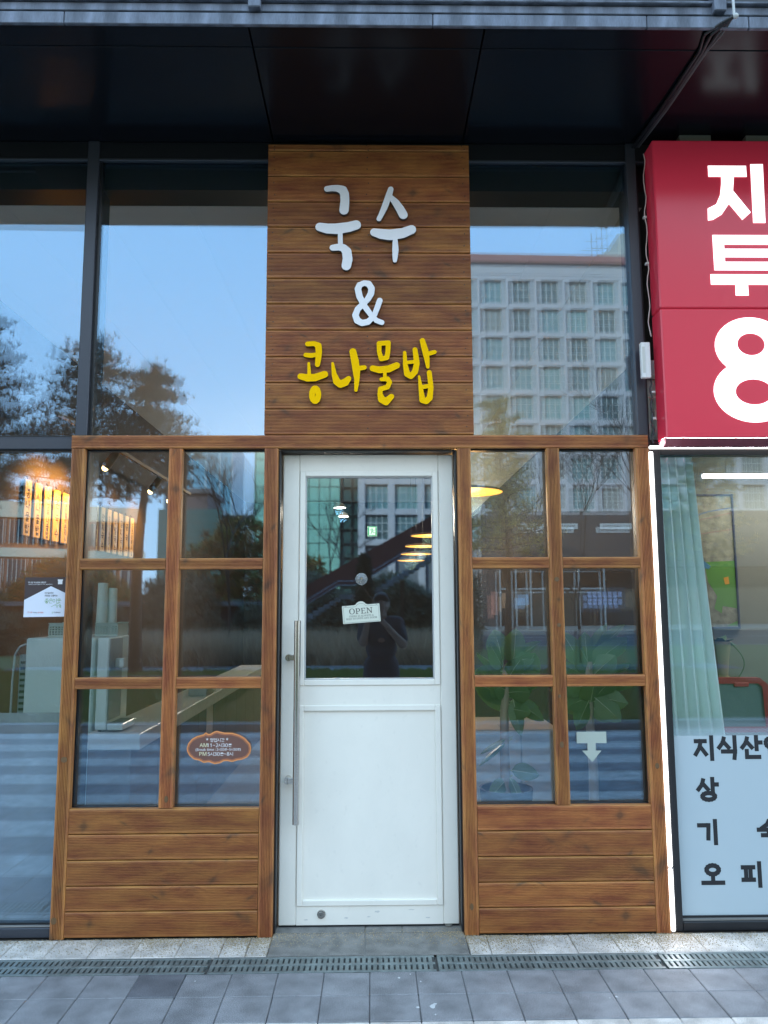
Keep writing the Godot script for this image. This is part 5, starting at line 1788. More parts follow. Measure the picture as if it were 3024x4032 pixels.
func sign_board(label: String, text: String, at: Vector3, w: float, h: float, board_m: Material, ink: Material) -> void:
	var o := thing("shop_sign", label, "sign", at, "shop signs across the street")
	o.rotation.y = PI
	pbox("board", Vector3(-w / 2, -h / 2, 0), Vector3(w / 2, h / 2, 0.08), board_m, o)
	var b := MB.new()
	var probe := MB.new()
	var x := write(probe, text, Vector3.ZERO, Vector3.RIGHT, Vector3.UP, h * 0.5, 0.05)
	var k := w * 0.9 / x
	write(b, text, Vector3(-w * 0.45, -h * 0.25, 0.085), Vector3.RIGHT * k, Vector3.UP, h * 0.5, 0.05)
	put("lettering", b.mesh(), ink, o)

func across_the_street() -> void:
	# road
	var road := structure("road")
	pbox("asphalt", Vector3(-200, -0.3, 26), Vector3(200, -0.06, 46), solid(0.075, 0.078, 0.082, 0.85), road)
	for i in 24:
		pbox("lane_line", Vector3(-60 + i * 6.0, -0.058, 35.9), Vector3(-57 + i * 6.0, -0.054, 36.05), solid(0.7, 0.7, 0.68, 0.8), road)
	pbox("kerb", Vector3(-200, -0.3, 25.7), Vector3(200, 0.04, 25.98), solid(0.30, 0.30, 0.29, 0.85), road)
	pbox("far_sidewalk", Vector3(-200, -0.3, 46.0), Vector3(200, 0.05, 56), solid(0.25, 0.25, 0.24, 0.85), road)
	# grey office block with a grid of windows
	var o := thing("office_block", "grey office block with window grid and red brown cornice mirrored in the right windows", "building", Vector3(-0.7, 0, 56))
	o.rotation.y = deg_to_rad(-1.8)
	var stonem := solid(0.50, 0.46, 0.48, 0.8)
	pbox("core", Vector3(0, 0, 0.45), Vector3(42, 30.0, 18), solid(0.16, 0.17, 0.19, 0.7), o)
	var pitch := 2.36
	var cols := 17
	var vp := 2.43
	var wm := MB.new()
	for i in cols + 1:
		var x := 14.55 + 0.7 + pitch * (i - 6) - pitch / 2
		wm.box(Vector3(x - 0.27, 0, 0.0), Vector3(x + 0.27, 28.6, 0.45), 0.02)
	for j in 10:
		var y := 28.45 - vp * j
		wm.box(Vector3(0, y - 0.26, 0.05), Vector3(42, y + 0.2, 0.45), 0.02)
	wm.box(Vector3(0, 28.65, 0.0), Vector3(42, 29.6, 0.45))
	put("stone_grid", wm.mesh(), stonem, o)
	pbox("cornice", Vector3(-0.1, 29.6, -0.35), Vector3(42.1, 30.25, 0.8), solid(0.36, 0.15, 0.14, 0.7), o)
	var paneq := MB.new()
	paneq.box(Vector3(-0.92, 0, 0), Vector3(0.92, 1.97, 0.05))
	var pm := paneq.mesh()
	var lat := lattice(1.84, 1.97, 4, 3, 0.028)
	var latm := solid(0.55, 0.56, 0.56, 0.5)
	var gl := [solid(0.13, 0.21, 0.23, 0.12), solid(0.16, 0.28, 0.30, 0.12), solid(0.10, 0.15, 0.16, 0.15), solid(0.20, 0.33, 0.33, 0.15), solid(0.24, 0.25, 0.24, 0.3)]
	for j in 9:
		for i in cols:
			var x := 14.55 + 0.7 + pitch * (i - 6)
			if x < 0.9 or (j == 8 and x > 9):
				continue
			var wn := put("window", pm, gl[rng.randi() % 5], o)
			wn.position = Vector3(x, 28.25 - vp * (j + 1) + 0.42, 0.36)
			put("frame", lat, latm, wn)
	var ph := thing("penthouse", "pale rooftop penthouse on the grey office block", "building", Vector3(19.9, 30.0, 60))
	var pw := MB.new()
	pw.box(Vector3(0, 0, 0), Vector3(9, 2.2, 8))
	pw.box(Vector3(2.0, 2.2, 0.5), Vector3(9, 4.4, 8))
	put("wall", pw.mesh(), solid(0.48, 0.46, 0.42, 0.8), ph)
	var an := MB.new()
	for q in [[18.8, 3.2], [19.7, 3.6]]:
		an.cyl(Vector3(q[0], 30, 58), Vector3(q[0], 30 + q[1], 58), 0.04, 0.03, 6)
		an.cyl(Vector3(q[0] - 0.9, 30 + q[1] * 0.5, 58), Vector3(q[0] + 0.9, 30 + q[1] * 0.5, 58), 0.025, 0.025, 6)
		an.cyl(Vector3(q[0] - 0.5, 30 + q[1] * 0.75, 58), Vector3(q[0] + 0.5, 30 + q[1] * 0.75, 58), 0.025, 0.025, 6)
	tag(put("roof_antenna", an.mesh(), solid(0.2, 0.2, 0.2, 0.5)), "pair of thin rooftop antennas on the grey office block", "antenna")
	# dark shop row at its foot
	var s := thing("shop_row", "dark two storey shop row at the foot of the grey office block", "building")
	var dk := solid(0.022, 0.025, 0.032, 0.6)
	pbox("fascia", Vector3(8.5, 4.4, 53.2), Vector3(42, 8.6, 55.9), dk, s)
	pbox("side_wall", Vector3(8.5, 0, 53.21), Vector3(9.35, 4.4, 55.9), dk, s)
	pbox("shop_back", Vector3(9.35, 0, 55.6), Vector3(42, 4.4, 55.9), solid(0.10, 0.085, 0.07, 0.6), s)
	var fr := solid(0.30, 0.34, 0.38, 0.5)
	for x in [9.4, 10.6, 11.7, 12.9, 15.3, 17.2]:
		pbox("mullion", Vector3(x, 0, 53.25), Vector3(x + 0.12, 4.4, 53.4), fr, s)
	for y in [2.75, 4.3]:
		pbox("transom", Vector3(9.4, y, 53.23), Vector3(17.3, y + 0.12, 53.38), fr, s)
	pbox("door", Vector3(11.82, 0, 53.3), Vector3(15.25, 2.7, 53.36), solid(0.04, 0.035, 0.03, 0.3), s)
	pbox("poster", Vector3(9.6, 1.4, 53.3), Vector3(10.5, 2.5, 53.36), solid(0.45, 0.22, 0.12, 0.6), s)
	pbox("poster", Vector3(10.75, 1.6, 53.3), Vector3(11.6, 2.4, 53.36), solid(0.22, 0.32, 0.45, 0.6), s)
	pbox("poster", Vector3(8.75, 0.9, 53.1), Vector3(9.25, 2.6, 53.18), solid(0.35, 0.13, 0.10, 0.6), s)
	pbox("menu_screen", Vector3(15.6, 1.3, 53.26), Vector3(18.8, 2.9, 53.34), solid(0.05, 0.06, 0.08, 0.4), s)
	for j in 2:
		for i in 7:
			pbox("picture", Vector3(15.95 + i * 0.38, 1.62 + j * 0.55, 53.22), Vector3(16.23 + i * 0.38, 2.02 + j * 0.55, 53.26), solid(0.24, 0.30, 0.48, 0.5), s)
	var wt := solid(0.70, 0.72, 0.74, 0.5)
	sign_board("longer white shop sign with dark lettering on the dark shop row across the street", "MAMMOTH COFFEE EXPRESS", Vector3(13.1, 7.45, 53.1), 4.5, 0.42, wt, M.black)
	sign_board("shorter white shop sign with dark lettering on the dark shop row across the street", "COFFEE SAPIENS", Vector3(18.6, 7.45, 53.1), 3.1, 0.42, wt, M.black)
	# teal glass block behind the door's reflection
	var t := thing("teal_glass_block", "teal glass curtain wall block mirrored in the door", "building", Vector3(-9.5, 0, 58))
	pbox("glass_body", Vector3(0, 0, 0), Vector3(6.9, 15, 16), solid(0.30, 0.56, 0.45, 0.25), t)
	pbox("dark_bay", Vector3(6.95, 0, 0.3), Vector3(8.75, 15, 16), solid(0.05, 0.11, 0.11, 0.2), t)
	var tg := MB.new()
	for i in 11:
		tg.box(Vector3(0.05 + i * 0.86, 0, -0.05), Vector3(0.09 + i * 0.86, 15, 0.28))
	for j in 13:
		tg.box(Vector3(0, 0.9 + j * 1.15, -0.04), Vector3(8.7, 0.94 + j * 1.15, 0.27))
	put("mullion_grid", tg.mesh(), solid(0.035, 0.07, 0.07, 0.5), t)
	# outdoor stair with a maroon parapet
	var st := thing("outdoor_stair", "outdoor stair with maroon parapet and pale steps mirrored in the door", "stair", Vector3(0, 0, 22))
	var mr := solid(0.24, 0.065, 0.055, 0.7)
	var par := PackedVector2Array([Vector2(-3.6, 1.50), Vector2(-0.28, 3.35), Vector2(2.3, 4.78), Vector2(3.4, 5.1), Vector2(3.4, 3.5), Vector2(1.25, 3.38), Vector2(0.0, 2.62), Vector2(-0.55, 2.30), Vector2(-1.10, 2.28), Vector2(-2.6, 1.42), Vector2(-3.6, 0.8)])
	var pb := MB.new()
	pb.fill([par], [], Vector3(0, 0, 0.5), Vector3.RIGHT, Vector3.UP)
	pb.fill([par], [], Vector3(0, 0, 0.0), Vector3.RIGHT, Vector3.UP)
	pb.walls([par], Vector3(0, 0, 0.5), Vector3.RIGHT, Vector3.UP, Vector3(0, 0, -0.5))
	put("parapet", pb.mesh(), mr, st)
	var pale := solid(0.34, 0.37, 0.41, 0.7)
	for i in 13:
		var x := -0.02 + i * 0.175
		pbox("step", Vector3(x, 1.90 + i * 0.108, -1.2), Vector3(x + 0.19, 2.08 + i * 0.108, -0.01), pale, st)
	for i in 9:
		var x := -2.6 + i * 0.175
		pbox("step", Vector3(x, 0.85 + i * 0.108, -1.2), Vector3(x + 0.19, 1.0 + i * 0.108, -0.01), pale, st)
	pbox("landing", Vector3(-1.05, 1.80, -1.2), Vector3(-0.03, 1.95, -0.01), pale, st)
	var rl := MB.new()
	for dy in [0.0, 0.13]:
		rl.tube([Vector3(-2.6, 1.50 - dy, -0.6), Vector3(-1.12, 2.40 - dy, -0.6), Vector3(-0.6, 2.40 - dy, -0.6), Vector3(-0.02, 2.70 - dy, -0.6), Vector3(1.25, 3.46 - dy, -0.6), Vector3(2.6, 3.6 - dy, -0.6)], 0.02, 6)
	put("handrail", rl.mesh(), solid(0.42, 0.45, 0.52, 0.4), st)
	for x in [-0.85, 0.95, 2.2]:
		pbox("column", Vector3(x, 0, -0.3), Vector3(x + 0.14, 1.85 if x < 0 else 2.4, -0.1), solid(0.14, 0.10, 0.09, 0.7), st)
	# brick building on the left, its parapet in the sun
	var br := thing("brick_building", "sunlit red brick building with white bands, mirrored in the upper left timber pane", "building", Vector3(-23.5, 0, 42))
	br.rotation.y = deg_to_rad(-24)
	var brick := solid(0.48, 0.17, 0.09, 0.85)
	pbox("wall", Vector3(0, 0, 0), Vector3(9.6, 7.2, 12), brick, br)
	for y in [1.7, 4.6, 7.0]:
		pbox("white_band", Vector3(-0.1, y, -0.12), Vector3(9.7, y + (0.95 if y > 6 else 0.55), 12.1), solid(0.80, 0.70, 0.55, 0.8), br)
	for j in 2:
		for i in 7:
			var w := pbox("window", Vector3(0.35 + i * 1.32, 2.55 + j * 2.9, -0.06), Vector3(1.25 + i * 1.32, 4.45 + j * 2.4, 0.02), solid(0.07, 0.09, 0.11, 0.15), br)
			var fb := MB.new()
			for q in [0.30, 0.78, 1.26]:
				fb.box(Vector3(q + i * 1.32, 2.5 + j * 2.9, -0.10), Vector3(q + 0.06 + i * 1.32, 4.5 + j * 2.4, -0.062))
			put("frame", fb.mesh(), solid(0.7, 0.7, 0.68, 0.6), w)
	# glass tower with fins
	var tw := thing("glass_tower", "tall pale blue glass tower with vertical fins mirrored in the left timber window", "building", Vector3(-54, 0, 195))
	pbox("glass_body", Vector3(0, 0, 0), Vector3(17.5, 45.3, 20), solid(0.17, 0.36, 0.46, 0.2), tw)
	var fin := MB.new()
	for i in 12:
		fin.box(Vector3(17.6 + i * 0.36, 0, i * 1.3), Vector3(17.75 + i * 0.36, 45.5 - i * 0.55, i * 1.3 + 0.5))
	for i in 5:
		fin.box(Vector3(i * 3.6, 0, -0.3), Vector3(i * 3.6 + 0.22, 45.5, 0))
	put("fins", fin.mesh(), solid(0.66, 0.70, 0.70, 0.4), tw)
	var fl := MB.new()
	for j in 14:
		fl.box(Vector3(-0.05, 3 + j * 3.1, -0.12), Vector3(17.52, 3.25 + j * 3.1, 0))
	put("floor_lines", fl.mesh(), solid(0.10, 0.24, 0.32, 0.3), tw)
	# dark green glass block with roof pavilions
	var gb := thing("green_glass_block", "dark green glass office block with stepped roof terraces mirrored in the left timber window", "building", Vector3(-25.5, 0, 88))
	var gg := solid(0.045, 0.115, 0.11, 0.2)
	pbox("glass_body", Vector3(0, 0, 0), Vector3(7.6, 13.3, 14), gg, gb)
	pbox("glass_body", Vector3(7.62, 0, 1.0), Vector3(10.1, 10.4, 14), solid(0.035, 0.085, 0.09, 0.2), gb)
	pbox("upper_storey", Vector3(0, 13.31, 3), Vector3(5.2, 15.6, 12), solid(0.08, 0.045, 0.05, 0.6), gb)
	pbox("roof", Vector3(-0.4, 15.62, 2.4), Vector3(5.6, 16.2, 12.6), solid(0.10, 0.09, 0.10, 0.6), gb)
	pbox("roof", Vector3(7.2, 12.6, 2.4), Vector3(11.0, 12.9, 12.6), solid(0.10, 0.09, 0.10, 0.6), gb)
	for i in 5:
		pbox("roof_post", Vector3(7.7 + i * 0.7, 10.41, 2.6), Vector3(7.85 + i * 0.7, 12.6, 2.8), solid(0.25, 0.2, 0.18, 0.6), gb)
	var gl2 := MB.new()
	for j in 14:
		gl2.box(Vector3(-0.05, 0.8 + j * 0.9, -0.05), Vector3(7.62, 0.86 + j * 0.9, 0))
	put("floor_lines", gl2.mesh(), solid(0.02, 0.05, 0.05, 0.4), gb)
	var far := thing("pale_block", "pale distant apartment blocks mirrored low beside the timber post", "building", Vector3(-27.5, 0, 150))
	pbox("wall", Vector3(0, 0, 0), Vector3(3.6, 17.0, 12), solid(0.50, 0.54, 0.52, 0.8), far)
	pbox("wall", Vector3(3.62, 0, 2), Vector3(7.5, 14.0, 12), solid(0.58, 0.60, 0.54, 0.8), far)
	var of := thing("white_office", "white office with slanting window bands mirrored at the far left", "building", Vector3(-46, 0, 66))
	of.rotation.y = deg_to_rad(-30)
	pbox("wall", Vector3(0, 0, 0), Vector3(12, 15.2, 10), solid(0.46, 0.47, 0.48, 0.7), of)
	for j in 6:
		pbox("window_band", Vector3(0.1, 1.2 + j * 2.3, -0.06), Vector3(12.05, 2.4 + j * 2.3, 9.9), solid(0.09, 0.12, 0.15, 0.2), of)
	# pale barrier coping behind the pines; the dark wall under it stands for shadow
	var ba := thing("road_barrier", "pale road barrier coping over a dark wall standing in for shadow", "barrier")
	pbox("wall", Vector3(-60, 0, 24.6), Vector3(-2.8, 1.62, 24.9), solid(0.045, 0.035, 0.035, 0.8), ba)
	pbox("coping", Vector3(-60, 1.625, 24.5), Vector3(-2.8, 1.78, 25.0), solid(0.42, 0.42, 0.42, 0.7), ba)


# ---------------------------------------------------------------- trees, lawn, grasses
func tuft(n: int, length: float, w: float, sd: int, up_only := false) -> ArrayMesh:
	var r := RandomNumberGenerator.new()
	r.seed = sd
	var b := MB.new()
	for i in n:
		var a := r.randf() * TAU
		var e := r.randf_range(0.9, 1.45) if up_only else r.randf_range(-0.5, 1.4)
		var d := Vector3(cos(a) * cos(e), sin(e), sin(a) * cos(e))
		var s := d.cross(Vector3(r.randfn(0, 1), r.randfn(0, 1), r.randfn(0, 1))).normalized() * w
		var l := length * r.randf_range(0.6, 1.15)
		var o := Vector3(r.randf_range(-0.3, 0.3), 0, r.randf_range(-0.3, 0.3)) * (length if up_only else 0.0)
		b.tri(o - s, o + s, o + d * l)
	return b.mesh()

func pine(label: String, at: Vector3, h: float, spread: float, sd: int, tint: Color, bare_to: float, needle_m: Material, needle: ArrayMesh, group: String, dense := 1.0) -> void:
	var r := RandomNumberGenerator.new()
	r.seed = sd
	var o := thing("pine_tree", label, "tree", at, group)
	var tr := MB.new()
	var pts := []
	for i in 9:
		var t := i / 8.0
		pts.append(Vector3(0.25 * sin(t * 4.0 + sd) * t, h * t, 0.2 * cos(t * 3.0 + sd) * t))
	tr.tube(pts, h * 0.022, 9, h * 0.004)
	var limbs := MB.new()
	var xf := []
	var cl := []
	var n := 46
	for i in n:
		var t := lerpf(bare_to, 0.98, float(i) / (n - 1))
		var a := i * 2.4 + r.randf() * 0.6
		var reach := spread * pow(maxf(0.06, 1.0 - t), 0.62) * r.randf_range(0.65, 1.1) + 0.15
		var base: Vector3 = pts[int(t * 8)].lerp(pts[mini(8, int(t * 8) + 1)], fmod(t * 8, 1.0))
		var d := Vector3(cos(a), r.randf_range(0.05, 0.35), sin(a))
		var path := []
		for k in 6:
			var u := k / 5.0
			path.append(base + d * reach * u + Vector3(r.randfn(0, 0.04), -0.10 * reach * u * u, r.randfn(0, 0.04)))
		limbs.tube(path, 0.036 * (1.1 - t) + 0.010, 5, 0.006)
		for k in int((13 + 44 * reach) * dense):
			var u := pow(r.randf(), 0.55)
			var q: Vector3 = path[int(u * 4.99)].lerp(path[mini(5, int(u * 4.99) + 1)], r.randf())
			var sp := 0.08 + 0.24 * reach * (0.4 + u)
			q += Vector3(r.randfn(0, sp * 0.55), r.randfn(0.04, sp * 0.21), r.randfn(0, sp * 0.55))
			var s := r.randf_range(0.7, 1.3)
			xf.append(Transform3D(Basis.from_euler(Vector3(r.randf_range(-0.5, 0.5), r.randf() * TAU, r.randf_range(-0.5, 0.5))).scaled(Vector3.ONE * s), q))
			var c := tint * r.randf_range(0.55, 1.4)
			c.a = 1.0
			cl.append(c)
	var bark := solid(0.11, 0.075, 0.055, 0.9)
	put("trunk", tr.mesh(), bark, o)
	put("limbs", limbs.mesh(), bark, o)
	scatter("crown", needle, needle_m, xf, cl, o)

func bare_tree(label: String, at: Vector3, h: float, sd: int, group: String) -> void:
	var r := RandomNumberGenerator.new()
	r.seed = sd
	var o := thing("bare_tree", label, "tree", at, group)
	var b := MB.new()
	var todo := [[Vector3.ZERO, Vector3.UP, h * 0.35, 0.05, 0]]
	while todo.size() > 0:
		var q: Array = todo.pop_back()
		var p: Vector3 = q[0]
		var d: Vector3 = q[1]
		var e: Vector3 = p + d * q[2]
		b.cyl(p, e, q[3], q[3] * 0.7, 5, false)
		if q[4] > 5:
			continue
		for k in 2 + (1 if q[4] > 1 else 0):
			var nd := (d + Vector3(r.randfn(0, 0.38), r.randfn(0.08, 0.2), r.randfn(0, 0.38))).normalized()
			todo.append([e, nd, q[2] * r.randf_range(0.6, 0.88), q[3] * 0.68, q[4] + 1])
	put("branches", b.mesh(), solid(0.10, 0.085, 0.075, 0.9), o)

func planting() -> void:
	var leaf := solid(1, 1, 1, 0.7)
	leaf.vertex_color_use_as_albedo = true
	leaf.backlight_enabled = true
	leaf.backlight = lin(0.25, 0.25, 0.2)
	var needle := tuft(11, 0.19, 0.0095, 3)
	var g := "pine trees across the forecourt"
	var green := Color(0.20, 0.22, 0.17)
	pine("tall dark pine whose crown rises highest, mirrored at the left of the upper windows", Vector3(-7.0, 0, 14.4), 8.1, 2.6, 11, green, 0.52, leaf, needle, g)
	pine("slimmer dark pine standing right of the tallest pine", Vector3(-5.4, 0, 14.0), 7.3, 2.1, 23, green, 0.58, leaf, needle, g)
	pine("dark pine mirrored at the very left edge", Vector3(-9.6, 0, 14.6), 9.0, 2.3, 37, green, 0.46, leaf, needle, g)
	pine("yellowish young larch with light trunk, mirrored in the right windows", Vector3(3.5, 0, 16.0), 7.0, 1.5, 51, Color(0.75, 0.56, 0.15), 0.42, leaf, needle, "larches in the lawn", 0.5)
	pine("yellow brown larch mirrored over the neighbour's window", Vector3(9.0, 0, 16.5), 6.3, 1.5, 67, Color(0.65, 0.5, 0.2), 0.42, leaf, needle, "larches in the lawn", 0.5)
	bare_tree("bare tree mirrored in front of the coffee shop sign", Vector3(5.6, 0, 17.0), 5.0, 5, "bare young trees")
	bare_tree("bare tree mirrored in the curtain of the neighbour's window", Vector3(8.0, 0, 15.5), 5.8, 9, "bare young trees")
	bare_tree("bare tree mirrored in the left half of the door glass", Vector3(-1.6, 0, 27.0), 5.2, 14, "bare young trees")
	bare_tree("bare tree mirrored beside the left door post", Vector3(-4.2, 0, 19.0), 4.6, 21, "bare young trees")
	# kerb, lawn and path
	var lawn := structure("lawn_ground")
	pbox("kerb", Vector3(-14, -0.1, 6.0), Vector3(14, 0.10, 6.14), solid(0.30, 0.30, 0.29, 0.85), lawn)
	pbox("soil", Vector3(-40, -0.2, 6.15), Vector3(40, 0.03, 25.6), solid(0.16, 0.20, 0.06, 0.95), lawn)
	var blade := tuft(10, 0.10, 0.005, 8, true)
	var xf := []
	var cl := []
	for i in 16000:
		var q := Vector3(rng.randf_range(-9, 7.5), 0.03, rng.randf_range(6.2, 14.6))
		xf.append(Transform3D(Basis(Vector3.UP, rng.randf() * TAU).scaled(Vector3.ONE * rng.randf_range(0.7, 1.7)), q))
		cl.append(Color(0.20, 0.29, 0.06).lerp(Color(0.42, 0.36, 0.11), rng.randf() * rng.randf()))
	scatter("lawn_grass", blade, leaf, xf, cl)
	var path := structure("garden_path")
	pbox("path_slab", Vector3(-9, 0.0, 14.7), Vector3(9, 0.045, 16.2), solid(0.22, 0.23, 0.25, 0.85), path)
	var straw := tuft(18, 0.85, 0.012, 19, true)
	xf = []
	cl = []
	for i in 4600:
		var q := Vector3(rng.randf_range(-9, 2.6), 0.03, rng.randf_range(16.4, 20.5))
		xf.append(Transform3D(Basis(Vector3.UP, rng.randf() * TAU).scaled(Vector3.ONE * rng.randf_range(0.6, 1.15)), q))
		cl.append(Color(0.80, 0.58, 0.40) * rng.randf_range(0.6, 1.2))
	scatter("dry_grass", straw, leaf, xf, cl)
	# dark evergreen shrubs and autumn scrub behind
	var bush := tuft(22, 0.30, 0.022, 27)
	xf = []
	cl = []
	for i in 5200:
		var x := rng.randf_range(-14, -2.6)
		var y := rng.randf() * (1.7 + 0.9 * sin(x * 1.7) + 0.5 * sin(x * 4.1))
		xf.append(Transform3D(Basis(Vector3.UP, rng.randf() * TAU).scaled(Vector3.ONE * rng.randf_range(0.7, 1.2)), Vector3(x, maxf(0.1, y), rng.randf_range(21.0, 23.6))))
		cl.append(Color(0.17, 0.20, 0.14) * rng.randf_range(0.5, 1.5))
	scatter("evergreen_shrubs", bush, leaf, xf, cl)
	xf = []
	cl = []
	for i in 5600:
		var x := rng.randf_range(-22, -2.0)
		var y := 0.6 + rng.randf() * (2.0 + 0.9 * sin(x * 0.9) + (1.6 if x > -8.0 else 0.0))
		xf.append(Transform3D(Basis(Vector3.UP, rng.randf() * TAU).scaled(Vector3.ONE * rng.randf_range(0.8, 1.5)), Vector3(x, y, rng.randf_range(26.2, 29.0))))
		cl.append([Color(0.60, 0.33, 0.09), Color(0.28, 0.30, 0.10), Color(0.50, 0.24, 0.10)][rng.randi() % 3] * rng.randf_range(0.5, 1.4))
	scatter("autumn_scrub", bush, leaf, xf, cl)
	xf = []
	cl = []
	for i in 2600:
		var x := rng.randf_range(-2.4, 4.0)
		var y := rng.randf() * (2.3 + 0.4 * sin(x * 2.0))
		xf.append(Transform3D(Basis(Vector3.UP, rng.randf() * TAU).scaled(Vector3.ONE * rng.randf_range(0.8, 1.4)), Vector3(x, y, rng.randf_range(24.0, 25.4))))
		cl.append(Color(0.24, 0.27, 0.21) * rng.randf_range(0.5, 1.5))
	scatter("dark_hedge", bush, leaf, xf, cl)
	# one narrow conifer by the stair
	var cy := thing("narrow_conifer", "narrow dark columnar conifer mirrored left of the photographer", "tree", Vector3(-0.24, 0, 20.6))
	var tk := MB.new()
	tk.cyl(Vector3.ZERO, Vector3(0, 3.1, 0), 0.05, 0.01, 8)
	put("trunk", tk.mesh(), solid(0.09, 0.06, 0.04, 0.9), cy)
	xf = []
	cl = []
	for i in 900:
		var y := rng.randf_range(0.4, 3.2)
		var rr := 0.30 * sqrt(sin(PI * clampf((y - 0.25) / 3.1, 0.02, 0.98)))
		var a := rng.randf() * TAU
		xf.append(Transform3D(Basis(Vector3.UP, a).scaled(Vector3.ONE * 0.45), Vector3(cos(a) * rr * sqrt(rng.randf()), y, sin(a) * rr * sqrt(rng.randf()))))
		cl.append(Color(0.04, 0.06, 0.04) * rng.randf_range(0.5, 1.5))
	scatter("crown", bush, leaf, xf, cl, cy)


# ---------------------------------------------------------------- the photographer, mirrored in the door
# surface nets over a smooth union of tapered capsules
func blob(bones: Array, cell: float, soft: float) -> ArrayMesh:
	var lo := Vector3.ONE * 1e9
	var hi := -lo
	for q in bones:
		for k in 2:
			var r: Vector3 = Vector3.ONE * (q[2 + k] + soft * 3.0 + cell * 2.0)
			lo = lo.min(q[k] - r)
			hi = hi.max(q[k] + r)
	var n := Vector3i(((hi - lo) / cell).ceil()) + Vector3i.ONE
	var acc := PackedFloat32Array()
	acc.resize(n.x * n.y * n.z)
	var sx := n.y * n.z
	var sy := n.z
	for q in bones:
		var a: Vector3 = q[0]
		var b: Vector3 = q[1]
		var rr: float = maxf(q[2], q[3]) + soft * 3.0 + cell
		var l3 := Vector3i(((a.min(b) - Vector3.ONE * rr - lo) / cell).floor()).max(Vector3i.ZERO)
		var h3 := Vector3i(((a.max(b) + Vector3.ONE * rr - lo) / cell).ceil()).min(n - Vector3i.ONE)
		var ab := b - a
		var l2 := maxf(ab.length_squared(), 1e-9)
		for x in range(l3.x, h3.x + 1):
			for y in range(l3.y, h3.y + 1):
				for z in range(l3.z, h3.z + 1):
					var p := lo + Vector3(x, y, z) * cell
					var t := clampf((p - a).dot(ab) / l2, 0.0, 1.0)
					var d := p.distance_to(a + ab * t) - lerpf(q[2], q[3], t)
					if d < soft * 4.0 + cell:
						acc[x * sx + y * sy + z] += exp(-d / soft)
	# value > 1 is inside
	var id := {}
	var pos: Array[Vector3] = []
	var corner := [Vector3i(0, 0, 0), Vector3i(1, 0, 0), Vector3i(0, 1, 0), Vector3i(1, 1, 0), Vector3i(0, 0, 1), Vector3i(1, 0, 1), Vector3i(0, 1, 1), Vector3i(1, 1, 1)]
	var off := []
	for c in corner:
		off.append(c.x * sx + c.y * sy + c.z)
	var edges := [[0, 1], [2, 3], [4, 5], [6, 7], [0, 2], [1, 3], [4, 6], [5, 7], [0, 4], [1, 5], [2, 6], [3, 7]]
	for x in n.x - 1:
		for y in n.y - 1:
			for z in n.z - 1:
				var o := x * sx + y * sy + z
				var m := 0
				for k in 8:
					if acc[o + off[k]] > 1.0:
						m += 1
				if m == 0 or m == 8:
					continue
				var s := Vector3.ZERO
				var cnt := 0
				for e in edges:
					var va := -log(maxf(acc[o + off[e[0]]], 1e-6))
					var vb := -log(maxf(acc[o + off[e[1]]], 1e-6))
					if (va < 0.0) != (vb < 0.0):
						var ca: Vector3i = corner[e[0]]
						var cb: Vector3i = corner[e[1]]
						s += Vector3(ca).lerp(Vector3(cb), va / (va - vb))
						cnt += 1
				id[o] = pos.size()
				pos.append(lo + (Vector3(x, y, z) + s / cnt) * cell)
	var st := SurfaceTool.new()
	st.begin(Mesh.PRIMITIVE_TRIANGLES)
	st.set_smooth_group(0)
	for p in pos:
		st.add_vertex(p)
	for x in range(1, n.x - 1):
		for y in range(1, n.y - 1):
			for z in range(1, n.z - 1):
				var o := x * sx + y * sy + z
				var in0 := acc[o] > 1.0
				for ax in [[sx, sy, 1], [sy, 1, sx], [1, sx, sy]]:
					var in1: bool = acc[o + ax[0]] > 1.0
					if in0 == in1:
						continue
					var q := [id.get(o - ax[1] - ax[2], -1), id.get(o - ax[2], -1), id.get(o, -1), id.get(o - ax[1], -1)]
					if q.has(-1):
						continue
					if in0:
						q.reverse()
					for k in [0, 1, 2, 0, 2, 3]:
						st.add_index(q[k])
	st.generate_normals()
	return st.commit()

func V(x: float, y: float, z: float) -> Vector3:
	return Vector3(x, y, z)

